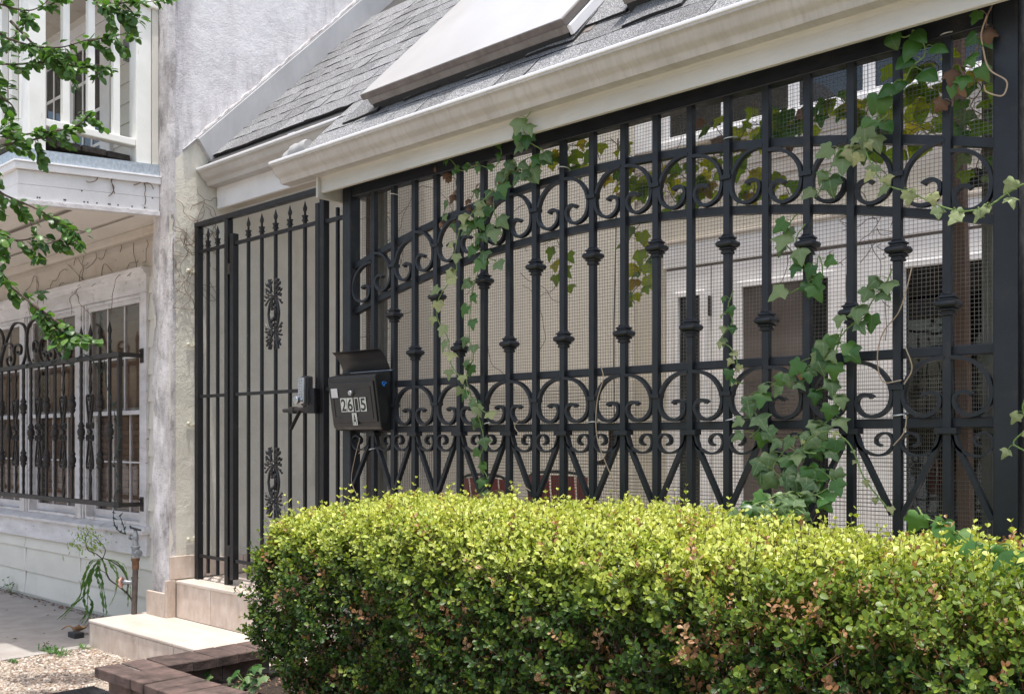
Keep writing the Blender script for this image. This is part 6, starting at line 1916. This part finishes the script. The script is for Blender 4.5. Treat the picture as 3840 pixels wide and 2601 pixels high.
MB().beam((px_ - .026, py_ - .012, zt + .073), (px_ + .045, py_ + .012, zt + .060), .012, .010).lathe([(0, .012), (.012, .010)], (px_ + .006, py_, zt + .058), n=8).beam((px_ - .026, py_ - .012, zt + .068), (px_ - .030, py_ - .016, zt + .085), .014, .006).build('tap_lever', rubber, sp)
zv = pz(2187)
MB().lathe([(0, .011), (.03, .011), (.034, .014), (.05, .014), (.052, .007), (.07, .007)], (px_ - .006, py_ - .010, zv), (-.75, -.66, .0), 10).build('valve_stem', galvpipe, sp, smooth=40)
wc = Vector((px_ - .006, py_ - .010, zv)) + Vector((-.75, -.66, 0)).normalized() * .07
ax = Vector((-.75, -.66, 0)).normalized(); u_ = Vector((0, 0, 1)); v_ = ax.cross(u_)
mb = MB(); mb.tube([wc + (u_ * math.cos(a) + v_ * math.sin(a)) * (.026 + .003 * math.cos(6 * a)) for a in [k * math.pi / 12 for k in range(25)]], .0065, 6)
for k in range(3):
    a = k * math.pi / 3
    mb.tube([wc + (u_ * math.cos(a) + v_ * math.sin(a)) * .026, wc - (u_ * math.cos(a) + v_ * math.sin(a)) * .026], .004, 5)
mb.build('valve_wheel', pinkm, sp, smooth=50)

# ================================================================== WILTED WEED BY THE STEP
wd = thing('wilted_weed', 'drooping weedy sapling with curled hanging leaves and lime tip beside the step', 'weed', (-5.72, -0.20, 0.05))
def wp(x, y, Y=-.22): return atY(x, y, Y)
for L, r_ in (([(507, 2290), (490, 2240), (450, 2200), (410, 2170), (395, 2130), (385, 2095)], .006), ([(475, 2225), (480, 2180), (455, 2130), (420, 2105), (385, 2090)], .005), ([(385, 2095), (360, 2075), (330, 2060), (320, 2020), (335, 1990)], .004), ([(385, 2095), (395, 2060), (375, 2030), (350, 2000)], .003), ([(410, 2170), (400, 2150), (375, 2135)], .003)):
    MB().tube(catmull([wp(*q) for q in L], 6), [r_ * (1 - .5 * i / (6 * len(L))) for i in range(6 * (len(L) - 1) + 1)], 6).build('branch', barkm, wd, smooth=60)
def ribbon(L, w0, Y=-.24):
    pts = catmull([wp(a, b, Y) for a, b in L], 9)
    mb = MB(); n = len(pts)
    ph = rnd.uniform(0, 6); tw = rnd.uniform(.5, 1.1)
    for i, p in enumerate(pts):
        f = i / (n - 1)
        wv = w0 * .8 * min(1, f * 3 + .15) * (1 - f ** 2.5) + .0012
        a = ph + tw * i * .33
        q = Vector((math.cos(a * .5) * .8 + .3, math.sin(a * .5) * .7, .15 * math.sin(a)))
        e1 = wv * (1 + .28 * math.sin(i * 1.9 + ph)); e2 = wv * (1 + .28 * math.sin(i * 2.3 + ph + 1))
        k = .35 * wv
        mb.v += [tuple(p - q * e1 + Vector((0, -k * math.sin(i * 1.3), k))), tuple(p + Vector((0, .25 * wv, 0))), tuple(p + q * e2 + Vector((0, k * math.sin(i * 1.3), k)))]
    for i in range(n - 1):
        a = i * 3
        mb.f += [(a, a + 1, a + 4, a + 3), (a + 1, a + 2, a + 5, a + 4)]
    mb.build('drooping_leaf', weed_m, wd, smooth=180)
for L, w0 in (([(385, 2092), (345, 2110), (318, 2160), (300, 2230), (270, 2270), (230, 2310), (180, 2340)], .014), ([(380, 2095), (350, 2130), (325, 2190), (315, 2250), (335, 2310), (345, 2350)], .018), ([(370, 2095), (345, 2150), (330, 2220), (325, 2290), (305, 2340)], .02),
              ([(375, 2098), (362, 2150), (372, 2200), (385, 2260), (390, 2305)], .018), ([(380, 2098), (372, 2140), (385, 2190), (395, 2250), (400, 2305)], .016), ([(380, 2095), (395, 2120), (400, 2140), (395, 2160)], .012),
              ([(390, 2092), (430, 2105), (460, 2130), (485, 2180), (490, 2230)], .012), ([(400, 2095), (440, 2110), (470, 2150), (480, 2220), (480, 2275)], .016), ([(405, 2100), (435, 2130), (440, 2180), (430, 2230), (410, 2270)], .012), ([(405, 2098), (430, 2140), (455, 2190), (470, 2230)], .012),
              ([(350, 2100), (330, 2130), (310, 2170), (300, 2190)], .012), ([(340, 2200), (310, 2240), (285, 2260), (255, 2290), (235, 2330)], .012), ([(330, 2230), (345, 2270), (330, 2320), (300, 2360)], .016)):
    ribbon(L, w0, -.24 + rnd.uniform(-.03, .03))
    ribbon([(a + rnd.uniform(-9, 9) * min(1, j / 2), b + rnd.uniform(-14, 10) * min(1, j / 2)) for j, (a, b) in enumerate(L[:-1] if rnd.random() < .5 else L)], w0 * .75, -.24 + rnd.uniform(-.05, .02))
for k in range(150):
    a = wp(rnd.gauss(326, 38), rnd.gauss(2022, 24), -.24 + rnd.uniform(-.06, .05))
    leafm = LEAF['tree']
    d = Vector((rnd.uniform(-1, 1), rnd.uniform(-.4, .4), rnd.uniform(-.7, .35)))
    if 'lime' not in LEAF:
        leaves('leaflet', [(0, 0), (.07, .2), (.12, .45), (.09, .75), (0, 1)], lime_m, 'lime', 3)
    o = put_leaf('lime', a, d, Vector((rnd.uniform(-.5, .5), -.6, 1)), rnd.uniform(.025, .05), wd)
    o.name = 'leaflet'

# ================================================================== SMALL GROUND THINGS
def ivy_seedling(lab, pts_, s0):
    c0 = atZ(*pts_[0], .16)
    t = thing('ivy_seedling', lab, 'ivy', tuple(c0), 'ivy tufts in the planter')
    for q in pts_:
        tgt = atY(q[0], q[1], c0.y - .02)
        MB().tube(catmull([c0, (c0 + tgt) / 2 + Vector((0, -.01, .02)), tgt], 4), .0016, 5).build('stem', stemgreen, t)
        put_leaf('deep' if rnd.random() < .5 else 'ivy', tgt, Vector((rnd.uniform(-1, 1), -.5, -.35)), Vector((.1, -.6, 1)), rnd.uniform(*s0), t)
ivy_seedling('small ivy tuft sprouting inside the planter corner beside the brick cap', [(745, 2535), (700, 2505), (725, 2500), (770, 2510), (790, 2530), (760, 2490), (735, 2520), (710, 2530), (765, 2545)], (.03, .048))
ivy_seedling('larger ivy tuft in the planter against the inner face of the brick wall', [(920, 2560), (870, 2535), (890, 2560), (940, 2530), (960, 2545), (975, 2500), (960, 2490), (990, 2530), (930, 2550), (950, 2570), (890, 2520)], (.035, .055))
def tuft(lab, cx, cy, n, h, spread):
    c0 = atZ(cx, cy, 0.0)
    t = thing('weed_tuft', lab, 'weed', tuple(c0), 'weed tufts at the aggregate path')
    mb = MB()
    for k in range(n):
        b0 = c0 + Vector((rnd.uniform(-1, 1) * spread, rnd.uniform(-.5, .5) * spread * .5, 0))
        d = Vector((rnd.uniform(-1, 1), rnd.uniform(-.6, .6), rnd.uniform(.15, .8))).normalized() * h * rnd.uniform(.5, 1)
        sd = d.cross(Vector((0, 0, 1))).normalized() * .003
        m_ = b0 + d * .6
        e = b0 + d + Vector((0, 0, -h * .25))
        i = len(mb.v)
        mb.v += [tuple(b0 - sd), tuple(b0 + sd), tuple(m_ + sd), tuple(m_ - sd), tuple(e)]
        mb.f += [(i, i + 1, i + 2, i + 3), (i + 3, i + 2, i + 4)]
    mb.build('blades', weed_m, t)
tuft('wide grass tuft along the sidewalk edge in front of the steps', 205, 2445, 90, .07, .14)
tuft('grass sprig at the lower left corner of the step', 310, 2428, 22, .075, .03)
tuft('tiny grass tuft at the left frame edge by the aggregate path', 50, 2480, 24, .045, .05)
q = atY(40, 2200, -.05)
t_ = thing('wall_weed', 'small round leaved weed growing at the foot of the clapboard wall', 'weed', (q.x, -.05, 0))
for k in range(11):
    e = Vector((q.x + rnd.uniform(-.06, .06), -.05 + rnd.uniform(-.04, .01), rnd.uniform(.02, .13)))
    MB().tube([(q.x, -.05, 0), tuple(e)], .001, 4).build('stem', stemgreen, t_)
    put_leaf('deep', e, Vector((rnd.uniform(-1, 1), -.4, -.2)), Vector((0, -.7, 1)), rnd.uniform(.018, .03), t_)
# curled brown dead leaf and black rubber block near the step
q = atZ(300, 2378, 0.0)
t_ = thing('curled_dead_leaf', 'large curled tan dead leaf lying against the left side of the lower step', 'dead leaf', (q.x, q.y, 0))
mb = MB(); n = 12
for i in range(n + 1):
    for j in range(5):
        u, v = i / n, j / 4
        a = (v - .5) * 2.2
        mb.v.append((q.x - .06 + .13 * u + .02 * math.sin(u * 4), q.y + .045 * math.sin(a) * (1 - .6 * abs(u - .5)), .012 + .055 * (1 - math.cos(a)) * .9 + .035 * u))
for i in range(n):
    for j in range(4):
        a = i * 5 + j
        mb.f.append((a, a + 5, a + 6, a + 1))
o = mb.build('leaf_blade', tanm, t_, smooth=180)
md = o.modifiers.new('solid', 'SOLIDIFY'); md.thickness = .002
MB().tube(catmull([(q.x - .06, q.y, .03), (q.x - .12, q.y - .02, .04), (q.x - .19, q.y - .03, .012)], 5), .004, 5).build('leaf_stalk', tanm, t_)
q = atZ(286, 2388, 0.0)
MBk = MB().box(q.x - .05, q.x + .045, q.y - .03, q.y + .03, 0.0, .032)
o = MBk.build('rubber_block', rubber, None, bevel=.004); tag(o, 'small black rubber block on the sidewalk beside the lower step', 'block')
q = atZ(345, 2592, 0.0)
t_ = thing('ribbed_mat', 'corner of a black ribbed rubber mat on the aggregate path beside the planter', 'mat', (q.x, q.y - .2, 0))
MB().box(q.x - .03, q.x + .26, q.y - .50, q.y + .03, .004, .014).build('mat_base', rubber, t_, bevel=.002)
for k in range(13):
    B(q.x - .025 + k * .022, q.x - .015 + k * .022, q.y - .49, q.y + .02, .0142, .021).build('mat_rib', rubber, t_)
# litter: dead leaves along the wall foot and on the path
mb = MB()
for k in range(260):
    if k < 190:
        x, y = rnd.uniform(-8.6, -5.75), -0.03 - abs(rnd.gauss(0, .035))
    else:
        x, y = rnd.uniform(-7.5, -4.2), rnd.uniform(-1.4, -.1)
        if x > -5.7 and y > -.5:
            continue
    s = rnd.uniform(.006, .02); a = rnd.uniform(0, 6.28)
    i = len(mb.v)
    z0 = .004
    mb.v += [(x, y, z0), (x + math.cos(a) * s, y + math.sin(a) * s, z0 + rnd.uniform(.002, .012)), (x + math.cos(a + .7) * s * 1.3, y + math.sin(a + .7) * s * 1.3, z0 + rnd.uniform(0, .006)), (x + math.cos(a + 1.5) * s, y + math.sin(a + 1.5) * s, z0 + rnd.uniform(.002, .010))]
    mb.f.append((i, i + 1, i + 2, i + 3))
o = mb.build('leaf_litter', ivydead_m, None); o['kind'] = 'stuff'
mb = MB()
for k in range(220):
    x, y = rnd.uniform(-3.78, -2.9), rnd.uniform(-1.0, -.55)
    s = rnd.uniform(.006, .018); a = rnd.uniform(0, 6.28); i = len(mb.v); z0 = .150
    mb.v += [(x, y, z0), (x + math.cos(a) * s, y + math.sin(a) * s, z0 + rnd.uniform(.002, .012)), (x + math.cos(a + .7) * s * 1.3, y + math.sin(a + .7) * s * 1.3, z0 + rnd.uniform(0, .006)), (x + math.cos(a + 1.5) * s, y + math.sin(a + 1.5) * s, z0 + rnd.uniform(.002, .010))]
    mb.f.append((i, i + 1, i + 2, i + 3))
o = mb.build('planter_litter', ivydead_m, None); o['kind'] = 'stuff'
# orange blossoms behind the ivy
for lab, x, y in (('single orange blossom behind the ivy at the door, the upper one', 3012, 1412), ('single orange blossom behind the ivy at the door, the lower one', 3075, 1662)):
    q = atY(x, y, .10)
    t_ = thing('orange_blossom', lab, 'flower', tuple(q), 'orange blossoms')
    for k in range(6):
        a = k * 1.047
        d = Vector((math.cos(a), -.4, math.sin(a)))
        MB().add([q, q + d * .011 + Vector((math.sin(a) * .006, 0, -math.cos(a) * .006)), q + d * .022, q + d * .011 - Vector((math.sin(a) * .006, 0, -math.cos(a) * .006))], [(0, 1, 2, 3)]).build('petal', orangem, t_)
    MB().tube([tuple(q), (q.x, q.y + .03, q.z - .4), (q.x, q.y + .05, .2)], .002, 5).build('stem', stemgreen, t_)
